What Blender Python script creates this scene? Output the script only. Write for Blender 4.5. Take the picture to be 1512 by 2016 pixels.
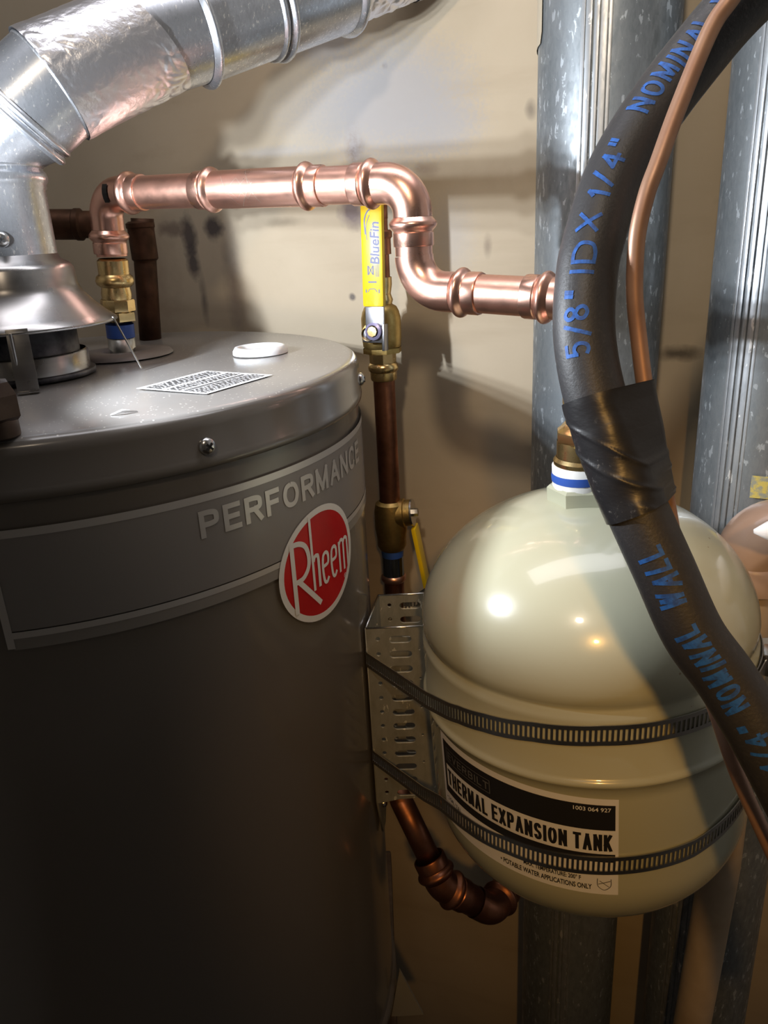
import bpy, bmesh, math, random
from mathutils import Vector, Matrix, noise
random.seed(7)
for o in list(bpy.data.objects): bpy.data.objects.remove(o)
S = bpy.context.scene
COL = S.collection
PI = math.pi

# ------------------------------------------------------------------ camera
# eye level is z = 0, the floor is at z = -1.55; the short heater stands on a platform
ROT = Matrix(((0.998571, 0.053443, 0.0), (-0.018521, 0.346069, -0.938026), (-0.050131, 0.936686, 0.346565)))
FOC = 1514.0
cd = bpy.data.cameras.new('camera'); cam = bpy.data.objects.new('camera', cd); COL.objects.link(cam)
# columns right / up / back
cam.matrix_world = ROT.to_4x4()
cd.sensor_fit = 'VERTICAL'; cd.sensor_height = 36; cd.lens = FOC / 2016 * 36
cd.clip_start = 0.02; cd.clip_end = 50
S.camera = cam

# ------------------------------------------------------------------ world, lamps, exposure
w = bpy.data.worlds.new('world'); S.world = w; w.use_nodes = True
w.node_tree.nodes['Background'].inputs[0].default_value = (1.0, 0.86, 0.70, 1)
w.node_tree.nodes['Background'].inputs[1].default_value = 0.03
S.view_settings.view_transform = 'Standard'; S.view_settings.look = 'None'
S.view_settings.gamma = 1; S.view_settings.use_curve_mapping = False
S.view_settings.exposure = 0.0

def lamp(name, kind, loc, aim, energy, color, **kw):
    l = bpy.data.lights.new(name, kind); o = bpy.data.objects.new(name, l); COL.objects.link(o)
    o.location = loc; l.energy = energy; l.color = color
    o.rotation_euler = (Vector(aim) - Vector(loc)).to_track_quat('-Z', 'Y').to_euler()
    for k, v in kw.items(): setattr(l, k, v)
    return o
# a torch with three LEDs held low over the front left of the heater lid, plus three added, unseen fill lights
for dx, dz, e_ in ((0.0, 0.012, 5.0), (-.006, 0.032, 5.4), (-.010, 0.056, 4.2)):
    lamp('torch_led', 'SPOT', (-0.31 + dx, 0.43, dz), (0.14, 0.65, 0.10), e_, (0.87, 0.93, 1.0), spot_size=math.radians(108), spot_blend=0.28, shadow_soft_size=0.006)
lamp('warm_fill', 'SPOT', (-0.14, -0.28, 0.62), (0.27, 0.75, 0.04), 18, (1.0, 0.80, 0.58), spot_size=math.radians(60), spot_blend=1.0, shadow_soft_size=0.04)  # unseen warm fill added to lift shadows, placed by a small tank highlight
lamp('overhead_fill', 'AREA', (0.02, 0.53, 0.74), (0.02, 0.56, 0.0), 3.2, (0.97, 0.95, 1.0), shape='RECTANGLE', size=0.9, size_y=0.25)  # added soft light overhead, lifts the neutral shade on wall and lid
lamp('amber_fill', 'SPOT', (0.034, -0.387, 0.234), (0.21, 0.53, -0.44), 12, (1.0, 0.52, 0.13), spot_size=math.radians(41), spot_blend=1.0, shadow_soft_size=0.02)  # amber fill added out of view for the lower tank and wall

# ------------------------------------------------------------------ sight helpers (photo pixel + real distance -> metres)
def ray(px, py): return ROT @ Vector(((px - 756) / FOC, -(py - 1008) / FOC, -1.0))
def D(px, py, d): return ray(px, py) * d
def AY(px, py, y): r = ray(px, py); return r * (y / r.y)
def AZ(px, py, z): r = ray(px, py); return r * (z / r.z)

# ------------------------------------------------------------------ materials
def mat(name, color=(.5, .5, .5), metal=0.0, rough=0.5, **kw):
    m = bpy.data.materials.new(name); m.use_nodes = True
    b = m.node_tree.nodes['Principled BSDF']
    b.inputs['Base Color'].default_value = (*color, 1); b.inputs['Metallic'].default_value = metal
    b.inputs['Roughness'].default_value = rough
    for k, v in kw.items(): b.inputs[k].default_value = v
    return m
class NT:
    def __init__(s, m): s.t = m.node_tree; s.b = s.t.nodes['Principled BSDF']
    def n(s, typ, **kw):
        x = s.t.nodes.new(typ)
        for k, v in kw.items():
            if k in x.inputs: x.inputs[k].default_value = v
            else: setattr(x, k, v)
        return x
    def l(s, a, b): s.t.links.new(a, b)
    def coord(s, scale=(1, 1, 1)):
        c = s.n('ShaderNodeTexCoord'); mp = s.n('ShaderNodeMapping'); mp.inputs['Scale'].default_value = scale
        s.l(c.outputs['Object'], mp.inputs['Vector']); return mp.outputs[0]
    def noise(s, scale, detail=4, co=None, rough=0.55):
        x = s.n('ShaderNodeTexNoise'); x.inputs['Scale'].default_value = scale; x.inputs['Detail'].default_value = detail
        x.inputs['Roughness'].default_value = rough
        s.l(co if co else s.coord(), x.inputs['Vector']); return x.outputs['Fac']
    def ramp(s, fac, stops):
        r = s.n('ShaderNodeValToRGB'); e = r.color_ramp.elements
        while len(e) < len(stops): e.new(0.5)
        for i, (p, c) in enumerate(stops):
            e[i].position = p; e[i].color = (*c, 1) if not isinstance(c, (int, float)) else (c, c, c, 1)
        s.l(fac, r.inputs[0]); return r.outputs[0]
    def mix(s, fac, a, b, mode='MIX'):
        x = s.n('ShaderNodeMix', data_type='RGBA', blend_type=mode)
        for i, v in ((0, fac), (6, a), (7, b)):
            if hasattr(v, 'links'): s.l(v, x.inputs[i])
            elif isinstance(v, (int, float)): x.inputs[i].default_value = v
            else: x.inputs[i].default_value = (*v, 1)
        return x.outputs[2]
    def math(s, op, a, b=0.0):
        x = s.n('ShaderNodeMath', operation=op)
        for i, v in ((0, a), (1, b)):
            if hasattr(v, 'links'): s.l(v, x.inputs[i])
            else: x.inputs[i].default_value = v
        return x.outputs[0]
    def bump(s, h, strength=0.3, dist=0.001):
        x = s.n('ShaderNodeBump'); x.inputs['Strength'].default_value = strength; x.inputs['Distance'].default_value = dist
        s.l(h, x.inputs['Height']); s.l(x.outputs[0], s.b.inputs['Normal'])
    def col(s, c): s.l(c, s.b.inputs['Base Color'])
    def rgh(s, c): s.l(c, s.b.inputs['Roughness'])

def m_copper(name, a, b, r0, r1, sc=60, bs=0.12):
    m = mat(name, a, 1.0, r0); t = NT(m); n = t.noise(sc, 5)
    t.col(t.ramp(n, [(.35, a), (.7, b)])); t.rgh(t.ramp(n, [(.3, r0), (.75, r1)])); t.bump(t.noise(sc * 2.2, 3), bs, .0006); return m
COPPER = m_copper('bright_copper', (.95, .58, .46), (.88, .48, .37), .26, .38)
COPPER_PIPE = m_copper('drawn_copper', (.93, .55, .43), (.84, .46, .35), .32, .42, 90)
COPPER_DARK = m_copper('tarnished_copper', (.46, .20, .12), (.20, .085, .05), .28, .5, 40)
COPPER_TUBE = m_copper('bare_copper_tube', (.40, .24, .16), (.32, .17, .11), .42, .55, 50, .06); COPPER_TUBE.node_tree.nodes['Principled BSDF'].inputs['Metallic'].default_value = .45
COPPER_OLD = m_copper('blackened_copper', (.16, .08, .05), (.05, .03, .02), .4, .65, 30)
BRASS = m_copper('yellow_brass', (.84, .64, .32), (.74, .52, .22), .22, .34, 50)
BRASS_CAST = m_copper('cast_brass', (.56, .40, .15), (.44, .30, .10), .36, .5, 160, .3)
STEEL = mat('bright_steel', (.62, .62, .62), 1.0, .24)
STEEL_DARK = mat('stainless_band', (.42, .41, .39), 1.0, .32)
BRONZE_DK = m_copper('dark_bronze', (.10, .075, .06), (.05, .035, .03), .38, .6, 30)
def m_galv(name, lo, hi, r0, r1, sc, flakes=.10):
    m = mat(name, hi, 1.0, r0); t = NT(m)
    n = t.noise(sc * .5, 6, t.coord((1, 1, .40)), .65); n2 = t.noise(sc * .10, 4, t.coord((1, 1, .5)))
    v = t.n('ShaderNodeTexVoronoi'); v.inputs['Scale'].default_value = sc; t.l(t.coord((1, 1, .42)), v.inputs['Vector']); sep = t.n('ShaderNodeSeparateColor'); t.l(v.outputs['Color'], sep.inputs[0])
    f2 = t.math('ADD', t.math('MULTIPLY', n, .6), t.math('MULTIPLY', n2, .4)); f2 = t.math('ADD', f2, t.math('MULTIPLY', t.math('SUBTRACT', sep.outputs[0], .5), .10))
    fl = t.math('MULTIPLY', t.math('LESS_THAN', sep.outputs[1], flakes), t.math('GREATER_THAN', n, .56))
    c = t.ramp(f2, [(.34, lo), (.64, hi)]); t.col(t.mix(fl, c, tuple(min(1, x * 1.7) for x in hi))); t.rgh(t.ramp(f2, [(.34, r1), (.64, r0)])); t.bump(n, .05, .0006); return m
GALV = m_galv('galvanised_duct', (.20, .225, .24), (.33, .36, .385), .36, .55, 330, .22); GALV.node_tree.nodes['Principled BSDF'].inputs['Metallic'].default_value = .6
GALV_VENT = m_galv('galvanised_vent', (.48, .50, .54), (.66, .69, .74), .26, .36, 900, .14); GALV_VENT.node_tree.nodes['Principled BSDF'].inputs['Metallic'].default_value = .93
GALV_SEAM = m_galv('galvanised_seam', (.34, .36, .38), (.58, .61, .64), .32, .46, 260); GALV_SEAM.node_tree.nodes['Principled BSDF'].inputs['Metallic'].default_value = .75
GALV_BRACKET = m_galv('zinc_bracket', (.34, .34, .30), (.50, .50, .45), .38, .5, 200); GALV_BRACKET.node_tree.nodes['Principled BSDF'].inputs['Metallic'].default_value = .55
ALU = mat('spun_aluminium', (.52, .51, .50), 1.0, .27)
tt = NT(ALU); nn = tt.noise(3, 4, tt.coord((2, 2, 30))); tt.col(tt.ramp(nn, [(.3, (.34, .33, .33)), (.7, (.42, .41, .40))])); tt.rgh(tt.ramp(tt.noise(30, 3), [(.3, .24), (.7, .34)]))
FOIL = mat('crumpled_foil', (.86, .86, .90), 1.0, .34)
tt = NT(FOIL); tt.bump(tt.noise(160, 5), .45, .0014)
STEEL_BASE = mat('sooty_steel', (.12, .12, .13), .7, .5); tt = NT(STEEL_BASE); tt.col(tt.ramp(tt.noise(50, 5), [(.35, (.05, .05, .06)), (.7, (.26, .26, .28))]))
HEAT = mat('charcoal_enamel', (.165, .147, .129), 0.0, .22, **{'Coat Weight': .4, 'Coat Roughness': .12})
tt = NT(HEAT); tt.bump(tt.noise(350, 2), .05, .0004)
PAN = mat('dusty_grey_enamel', (.16, .145, .13), 0.0, .20, **{'Coat Weight': .5, 'Coat Roughness': .15})
tt = NT(PAN); v = tt.n('ShaderNodeTexVoronoi'); v.inputs['Scale'].default_value = 260; tt.l(tt.coord(), v.inputs['Vector'])
dots = tt.math('LESS_THAN', v.outputs['Distance'], .16); geo = tt.n('ShaderNodeNewGeometry'); sp = tt.n('ShaderNodeSeparateXYZ'); tt.l(geo.outputs['Normal'], sp.inputs[0])
up = tt.math('GREATER_THAN', sp.outputs[2], .8); dn = tt.math('GREATER_THAN', tt.noise(30, 3), .47)
dust = tt.math('MULTIPLY', tt.math('MULTIPLY', dots, up), dn)
film = tt.math('MULTIPLY', up, tt.ramp(tt.noise(9, 4), [(.3, .5), (.75, .8)]))
tt.col(tt.mix(dust, tt.mix(film, (.16, .145, .13), (.30, .29, .28)), (.55, .52, .48))); tt.rgh(tt.mix(up, (.22,) * 3, (.30,) * 3))
BAND = mat('grey_decal', (.255, .238, .228), 0.0, .26)
BANDLO = mat('decal_edge', (.27, .25, .23), 0.0, .26)
SILVER = mat('silver_decal', (.60, .58, .56), .35, .30)
RED = mat('red_decal', (.60, .012, .016), 0.0, .22); tt = NT(RED); tt.col(tt.ramp(tt.noise(16, 4), [(.3, (.46, .008, .012)), (.7, (.66, .016, .018))]))
WHITE = mat('white_print', (.80, .79, .76), 0, .4)
PAPER = mat('white_paper', (.80, .80, .82), 0, .45)
INK = mat('black_print', (.016, .015, .015), 0, .4)
GREYINK = mat('grey_print', (.12, .12, .12), 0, .4)
PLUGM = mat('white_plastic', (.80, .80, .82), 0, .35, **{'Subsurface Weight': .1})
GASK = mat('grey_plastic_ring', (.22, .20, .19), 0, .45)
ZNIP = m_galv('zinc_nipple', (.42, .42, .40), (.66, .66, .63), .25, .4, 200)
BLUE = mat('blue_plastic', (.035, .10, .42), 0, .4)
CREAM = mat('cream_enamel', (.47, .47, .345), 0, .24, **{'Coat Weight': .7, 'Coat Roughness': .06})
tt = NT(CREAM); vv = tt.n('ShaderNodeTexVoronoi'); vv.inputs['Scale'].default_value = 45; tt.l(tt.coord(), vv.inputs['Vector'])
tt.col(tt.mix(tt.math('LESS_THAN', vv.outputs['Distance'], .035), (.47, .47, .345), (.30, .24, .15))); tt.bump(tt.noise(240, 2), .05, .0005)
YELLOW = mat('yellow_vinyl', (.82, .55, .008), 0, .30, **{'Coat Weight': .3})
HANDBLUE = mat('slate_blue_print', (.13, .15, .28), 0, .5)
PURPLE = mat('lilac_nut', (.40, .38, .62), .6, .35)
RUBBER = mat('black_foam_rubber', (.027, .027, .029), 0, .52)
tt = NT(RUBBER); geo = tt.n('ShaderNodeNewGeometry'); sp = tt.n('ShaderNodeSeparateXYZ'); tt.l(geo.outputs['Position'], sp.inputs[0])
hi = tt.n('ShaderNodeMapRange'); hi.inputs[1].default_value = .02; hi.inputs[2].default_value = .26; tt.l(sp.outputs[2], hi.inputs[0])
lint = tt.math('MULTIPLY', tt.ramp(tt.noise(420, 6, None, .8), [(.52, 0), (.66, 1)]), tt.math('ADD', tt.math('MULTIPLY', hi.outputs[0], .55), .07))
lint2 = tt.math('MULTIPLY', lint, tt.ramp(tt.noise(28, 3), [(.35, .15), (.6, 1)]))
tt.col(tt.mix(lint2, (.030, .0295, .032), (.34, .31, .29))); tt.bump(tt.noise(700, 3), .25, .0006)
TAPE = mat('black_vinyl_tape', (.016, .016, .018), 0, .36); tt = NT(TAPE)
tt.bump(tt.noise(38, 4, tt.coord((1, 1, 2.2))), .3, .002); tt.col(tt.mix(tt.math('MULTIPLY', tt.ramp(tt.noise(300, 6, None, .8), [(.58, 0), (.68, 1)]), tt.ramp(tt.noise(25, 2), [(.5, 0), (.62, .5)])), (.017, .017, .019), (.3, .29, .28)))
CHALK = mat('blue_marker', (.025, .16, .62), 0, .6); tt = NT(CHALK); tt.col(tt.ramp(tt.noise(300, 5), [(.36, (.012, .06, .24)), (.56, (.016, .12, .48))]))
PVC = mat('aged_pvc', (.50, .40, .29), 0, .42); tt = NT(PVC); tt.col(tt.ramp(tt.noise(22, 5), [(.3, (.42, .32, .21)), (.7, (.56, .45, .33))]))
PVCP = mat('pinkish_pvc', (.58, .43, .35), 0, .35, **{'Coat Weight': .3}); tt = NT(PVCP); tt.col(tt.ramp(tt.noise(14, 4), [(.3, (.52, .37, .29)), (.7, (.62, .47, .40))]))
FOAMW = mat('white_foam', (.80, .78, .77), 0, .8); tt = NT(FOAMW); tt.bump(tt.noise(160, 4), .3, .002)
CLEAR = mat('zinc_tab', (.62, .61, .58), .9, .3)
PAPERTAN = mat('tan_paper_tape', (.50, .43, .32), 0, .6)
YLABEL = mat('faded_yellow_label', (.52, .45, .16), 0, .6); tt = NT(YLABEL); tt.col(tt.ramp(tt.noise(200, 4), [(.42, (.30, .32, .26)), (.56, (.60, .50, .12))]))
LINEN = mat('pale_scrap', (.26, .24, .19), 0, .8)
FLOORM = mat('dusty_plywood', (.10, .07, .045), 0, .8); tt = NT(FLOORM); tt.col(tt.ramp(tt.noise(6, 6, tt.coord((1, 9, 1))), [(.3, (.07, .048, .03)), (.7, (.14, .10, .065))]))
SIDEM = mat('bare_drywall', (.6, .57, .52), 0, .85); tt = NT(SIDEM); tt.col(tt.ramp(tt.noise(4, 6), [(.3, (.56, .53, .48)), (.7, (.66, .63, .58))]))

# ------------------------------------------------------------------ mesh helpers
def link(name, me, m=None, parent=None, smooth=True):
    me.name = name
    if m: me.materials.append(m)
    o = bpy.data.objects.new(name, me); COL.objects.link(o)
    if smooth:
        for p in me.polygons: p.use_smooth = True
        if isinstance(smooth, float): me.set_sharp_from_angle(angle=math.radians(smooth))
    if parent:
        o.parent = parent; o.matrix_parent_inverse = Matrix.Translation(-parent.location)
    return o
def pyd(name, v, f, m, parent=None, smooth=True):
    me = bpy.data.meshes.new(name); me.from_pydata([tuple(x) for x in v], [], f); me.validate()
    bm = bmesh.new(); bm.from_mesh(me); bmesh.ops.recalc_face_normals(bm, faces=bm.faces); bm.to_mesh(me); bm.free()
    return link(name, me, m, parent, smooth)
def sheet(name, v, f, m, parent=None, smooth=False):       # open sheet, keep the winding
    me = bpy.data.meshes.new(name); me.from_pydata([tuple(x) for x in v], [], f); return link(name, me, m, parent, smooth)
def thing(name, label, cat, loc, group=None):
    o = bpy.data.objects.new(name, None); COL.objects.link(o); o.location = loc; o.empty_display_size = .02
    o['label'] = label; o['category'] = cat
    if group: o['group'] = group
    return o
def tag(o, label, cat, group=None):
    o['label'] = label; o['category'] = cat
    if group: o['group'] = group
    return o
def frame(d):
    d = Vector(d).normalized(); a = Vector((0, 0, 1)) if abs(d.z) < .9 else Vector((1, 0, 0))
    u = d.cross(a).normalized(); return u, d.cross(u).normalized(), d
class G:                                                   # geometry collector
    def __init__(s): s.v = []; s.f = []
    def add(s, v, f):
        k = len(s.v); s.v += [Vector(x) for x in v]; s.f += [tuple(i + k for i in q) for q in f]; return s
    RS = 1.0
    def lathe(s, prof, o=(0, 0, 0), d=(0, 0, 1), seg=48, rot=0.0, close=False):
        prof = [(r * G.RS, h) for r, h in prof]
        u, w_, a = frame(d); o = Vector(o); v = []; f = []; n = len(prof)
        for i in range(seg):
            t = 2 * PI * i / seg + rot; e = u * math.cos(t) + w_ * math.sin(t)
            for r, h in prof: v.append(o + e * r + a * h)
        for i in range(seg):
            j = (i + 1) % seg
            for k in range(n if close else n - 1):
                q = (k + 1) % n; f.append((i * n + k, j * n + k, j * n + q, i * n + q))
        return s.add(v, f)
    def tube(s, pts, r, seg=20, caps=True):
        pts = [Vector(p) for p in pts]; r = list(r) if isinstance(r, (list, tuple)) else r
        if not isinstance(r, list): pts = [p for i, p in enumerate(pts) if i == 0 or (p - pts[i - 1]).length > 1e-6]
        n = len(pts); rs = r if isinstance(r, (list, tuple)) else [r] * n
        v = []; f = []; u = None
        for i, p in enumerate(pts):
            t = (pts[min(i + 1, n - 1)] - pts[max(i - 1, 0)]).normalized()
            if u is None: u = frame(t)[0]
            u = (u - t * u.dot(t)).normalized(); w_ = t.cross(u)
            for k in range(seg):
                a = 2 * PI * k / seg; v.append(p + (u * math.cos(a) + w_ * math.sin(a)) * rs[i])
        for i in range(n - 1):
            for k in range(seg):
                q = (k + 1) % seg; f.append((i * seg + k, i * seg + q, (i + 1) * seg + q, (i + 1) * seg + k))
        if caps: f.append(tuple(range(seg))); f.append(tuple((n - 1) * seg + k for k in range(seg)))
        return s.add(v, f)
    def box(s, c, x, y, z, sx, sy, sz, bev=0.0):           # centre, axes, full sizes, chamfered
        c, x, y, z = Vector(c), Vector(x).normalized(), Vector(y).normalized(), Vector(z).normalized()
        bm = bmesh.new(); bmesh.ops.create_cube(bm, size=1)
        for q in bm.verts: q.co = Vector((q.co.x * sx, q.co.y * sy, q.co.z * sz))
        if bev: bmesh.ops.bevel(bm, geom=bm.edges[:], offset=bev, segments=2, affect='EDGES', profile=.6)
        v = [c + x * q.co.x + y * q.co.y + z * q.co.z for q in bm.verts]; f = [[q.index for q in p.verts] for p in bm.faces]; bm.free()
        return s.add(v, f)
    def obj(s, name, m, parent=None, smooth=True): return pyd(name, s.v, s.f, m, parent, smooth)
def catmull(P, n=8):
    P = [Vector(p) for p in P]; Q = [P[0] * 2 - P[1]] + P + [P[-1] * 2 - P[-2]]; out = []
    for i in range(1, len(Q) - 2):
        a, b, c, d = Q[i - 1:i + 3]
        for k in range(n):
            t = k / n; out.append(.5 * ((2 * b) + (c - a) * t + (2 * a - 5 * b + 4 * c - d) * t * t + (3 * b - a - 3 * c + d) * t ** 3))
    return out + [P[-1]]
def bend(A, B, Cc, R, n=12):                                # arc rounding corner B of the path A-B-C
    a = (Vector(A) - Vector(B)).normalized(); c = (Vector(Cc) - Vector(B)).normalized(); B = Vector(B)
    h = a.angle(c) / 2; L = R / math.tan(h); cen = B + (a + c).normalized() * (R / math.sin(h))
    p = B + a * L - cen; q = B + c * L - cen; ang = p.angle(q)
    return [cen + p * (math.sin((1 - t) * ang) / math.sin(ang)) + q * (math.sin(t * ang) / math.sin(ang)) for t in [i / n for i in range(n + 1)]], L
# text and flat marks ---------------------------------------------------------------------------------
def text2d(s, bold=0.0, shear=0.0, sp=1.0):
    c = bpy.data.curves.new('t', 'FONT'); c.body = s; c.size = 1; c.space_character = sp; c.offset = bold; c.resolution_u = 4; c.shear = shear
    o = bpy.data.objects.new('t', c); COL.objects.link(o); dg = bpy.context.evaluated_depsgraph_get(); dg.update()
    me = bpy.data.meshes.new_from_object(o.evaluated_get(dg)); bpy.data.objects.remove(o); bpy.data.curves.remove(c)
    v = [(q.co.x, q.co.y) for q in me.vertices]; f = [tuple(p.vertices) for p in me.polygons]; bpy.data.meshes.remove(me); return v, f
def fit2d(s, w_, h, u0=0, v0=0, bold=0.0, shear=0.0, sp=1.0):
    v, f = text2d(s, bold, shear, sp); x0 = min(a for a, b in v); x1 = max(a for a, b in v); y0 = min(b for a, b in v); y1 = max(b for a, b in v)
    return [(u0 + (a - x0) / (x1 - x0) * w_, v0 + (b - y0) / (y1 - y0) * h) for a, b in v], f
def flat(name, parts, fn, m, parent, tol=.006):             # 2D meshes laid on a surface by fn(u, v)
    bm = bmesh.new()
    for v, f in parts:
        vs = [bm.verts.new((a, b, 0)) for a, b in v]
        for q in f:
            try: bm.faces.new([vs[i] for i in q])
            except ValueError: pass
    for _ in range(6):
        es = [e for e in bm.edges if e.calc_length() > tol]
        if not es: break
        bmesh.ops.subdivide_edges(bm, edges=es, cuts=1); bmesh.ops.triangulate(bm, faces=[f for f in bm.faces if len(f.verts) > 4])
    for q in bm.verts: q.co = fn(q.co.x, q.co.y)
    me = bpy.data.meshes.new(name); bm.to_mesh(me); bm.free(); return link(name, me, m, parent, False)
def rect2d(a, b, c, d, n=1, k=1):
    v = [(a + (b - a) * i / n, c + (d - c) * j / k) for i in range(n + 1) for j in range(k + 1)]
    f = [(i * (k + 1) + j, (i + 1) * (k + 1) + j, (i + 1) * (k + 1) + j + 1, i * (k + 1) + j + 1) for i in range(n) for j in range(k)]; return v, f
def stroke2d(P, wd, n=6, closed=False):
    P = [Vector((a, b, 0)) for a, b in P]; Q = catmull(P, n) if len(P) > 2 and n > 1 else P; v = []; f = []
    for i, p in enumerate(Q):
        t = (Q[min(i + 1, len(Q) - 1)] - Q[max(i - 1, 0)]).normalized(); nn_ = Vector((-t.y, t.x, 0)); v += [tuple((p + nn_ * wd / 2)[:2]), tuple((p - nn_ * wd / 2)[:2])]
    for i in range(len(Q) - 1): f.append((2 * i, 2 * i + 1, 2 * i + 3, 2 * i + 2))
    return v, f
# a plain stroke alphabet (centre lines in a unit box), for sign lettering and for handwriting
SF = {'P': (.82, [[(0, 0), (0, 1)], 'c', [(0, 1), (.55, 1), (.93, .93), (1, .74), (.93, .55), (.55, .48), (0, .48)]]),
 'E': (.76, [[(0, 0), (0, 1)], [(0, 1), (1, 1)], [(0, .52), (.9, .52)], [(0, 0), (1, 0)]]), 'F': (.72, [[(0, 0), (0, 1)], [(0, 1), (1, 1)], [(0, .50), (.88, .50)]]),
 'R': (.86, [[(0, 0), (0, 1)], 'c', [(0, 1), (.55, 1), (.93, .93), (1, .75), (.93, .57), (.55, .50), (0, .50)], [(.55, .50), (1, 0)]]),
 'O': (1.0, ['c', [(.5, 1), (.85, .88), (1, .5), (.85, .12), (.5, 0), (.15, .12), (0, .5), (.15, .88), (.5, 1)]]), 'M': (1.05, [[(0, 0), (0, 1)], [(0, 1), (.5, .06)], [(.5, .06), (1, 1)], [(1, 1), (1, 0)]]),
 'A': (.95, [[(0, 0), (.5, 1)], [(.5, 1), (1, 0)], [(.2, .34), (.8, .34)]]), 'N': (.90, [[(0, 0), (0, 1)], [(0, 1), (1, 0)], [(1, 0), (1, 1)]]),
 'C': (.94, ['c', [(1, .74), (.82, .95), (.5, 1), (.15, .88), (0, .5), (.15, .12), (.5, 0), (.82, .05), (1, .28)]]), 'T': (.82, [[(0, 1), (1, 1)], [(.5, 1), (.5, 0)]]),
 'H': (.86, [[(0, 0), (0, 1)], [(1, 0), (1, 1)], [(0, .52), (1, .52)]]), 'L': (.70, [[(0, 1), (0, 0)], [(0, 0), (1, 0)]]), 'X': (.90, [[(0, 0), (1, 1)], [(0, 1), (1, 0)]]),
 'S': (.84, ['c', [(.97, .78), (.78, .97), (.48, 1), (.15, .93), (.03, .74), (.2, .57), (.5, .5), (.82, .42), (1, .24), (.85, .06), (.5, 0), (.18, .04), (0, .24)]]), 'I': (.0, [[(0, 0), (0, 1)]]), 'K': (.86, [[(0, 0), (0, 1)], [(0, .38), (.95, 1)], [(.32, .58), (1, 0)]]),
 'V': (.9, [[(0, 1), (.5, 0)], [(.5, 0), (1, 1)]]), 'B': (.82, [[(0, 0), (0, 1)], 'c', [(0, 1), (.55, 1), (.9, .92), (.95, .76), (.85, .58), (.5, .52), (0, .52)], 'c', [(.5, .52), (.9, .45), (1, .26), (.9, .07), (.55, 0), (0, 0)]]),
 'W': (1.15, [[(0, 1), (.25, 0)], [(.25, 0), (.5, .9)], [(.5, .9), (.75, 0)], [(.75, 0), (1, 1)]]), 'D': (.88, [[(0, 0), (0, 1)], 'c', [(0, 1), (.5, 1), (.9, .82), (1, .5), (.9, .18), (.5, 0), (0, 0)]]),
 '5': (.72, [[(.9, 1), (.1, 1)], [(.1, 1), (.05, .55)], 'c', [(.05, .55), (.5, .64), (.95, .5), (1, .26), (.8, .05), (.4, 0), (0, .1)]]), '8': (.72, ['c', [(.5, .53), (.12, .65), (.08, .86), (.5, 1), (.92, .86), (.88, .65), (.5, .53), (.05, .38), (0, .14), (.5, 0), (1, .14), (.95, .38), (.5, .53)]]),
 '1': (.30, [[(.1, .78), (.8, 1)], [(.8, 1), (.8, 0)]]), '4': (.76, [[(.72, 0), (.72, 1)], [(.72, 1), (0, .32)], [(0, .32), (1, .32)]]), '/': (.55, [[(0, -.05), (1, 1.05)]]), '"': (.34, [[(.1, 1.02), (.05, .74)], [(.9, 1.02), (.85, .74)]])}
def letters(txt, w_, h, u0, v0, t, gap=.20, space=.42, jit=0.0):
    """2D meshes of txt fitted to width w_ and cap height h; t = stroke width"""
    tot = -gap
    for ch in txt: tot += gap + (space if ch == ' ' else SF[ch][0])
    nch = sum(1 for ch in txt if ch != ' '); k = (w_ - nch * t) / (tot if tot else 1); x = 0; out = []; rnd = random.Random(len(txt) * 31 + ord(txt[0]))
    for ch in txt:
        if ch == ' ': x += (space + gap) * k; continue
        wd, st = SF[ch]; curve = False; dy = rnd.uniform(-jit, jit); sl = rnd.uniform(-jit, jit) * 1.5
        for q in st:
            if q == 'c': curve = True; continue
            P = [(u0 + x + t / 2 + a * wd * k + sl * b * h, v0 + t / 2 + dy * h + b * (h - t)) for a, b in q]
            if not curve and len(P) == 2:
                a, b = Vector((*P[0], 0)), Vector((*P[1], 0)); e = (b - a).normalized() * t * .48; P = [tuple((a - e)[:2]), tuple((b + e)[:2])]
            out.append(stroke2d(P, t, 5)); curve = False
        x += wd * k + t + gap * k
    return out
def ell2d(cx, cy, a, b, n=48, a0=0, b0=0):
    v = []; f = []; K = 8
    for i in range(n):
        t = 2 * PI * i / n
        for k in range(K + 1):
            s = k / K; v.append((cx + (a0 + (a - a0) * s) * math.cos(t), cy + (b0 + (b - b0) * s) * math.sin(t)))
    for i in range(n):
        j = (i + 1) % n
        for k in range(K): f.append((i * (K + 1) + k, i * (K + 1) + k + 1, j * (K + 1) + k + 1, j * (K + 1) + k))
    return v, f
def cyl(c, R): return lambda u, v: Vector((c[0] + R * math.sin(u), c[1] - R * math.cos(u), v))
def cylm(c, R0, e): return lambda u, v: Vector((c[0] + (R0 + e) * math.sin(u / R0), c[1] - (R0 + e) * math.cos(u / R0), v))
def plane(o, x, y, e=0.0):
    o, x, y = Vector(o), Vector(x).normalized(), Vector(y).normalized(); n = x.cross(y); return lambda u, v: o + x * u + y * v + n * e

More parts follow.
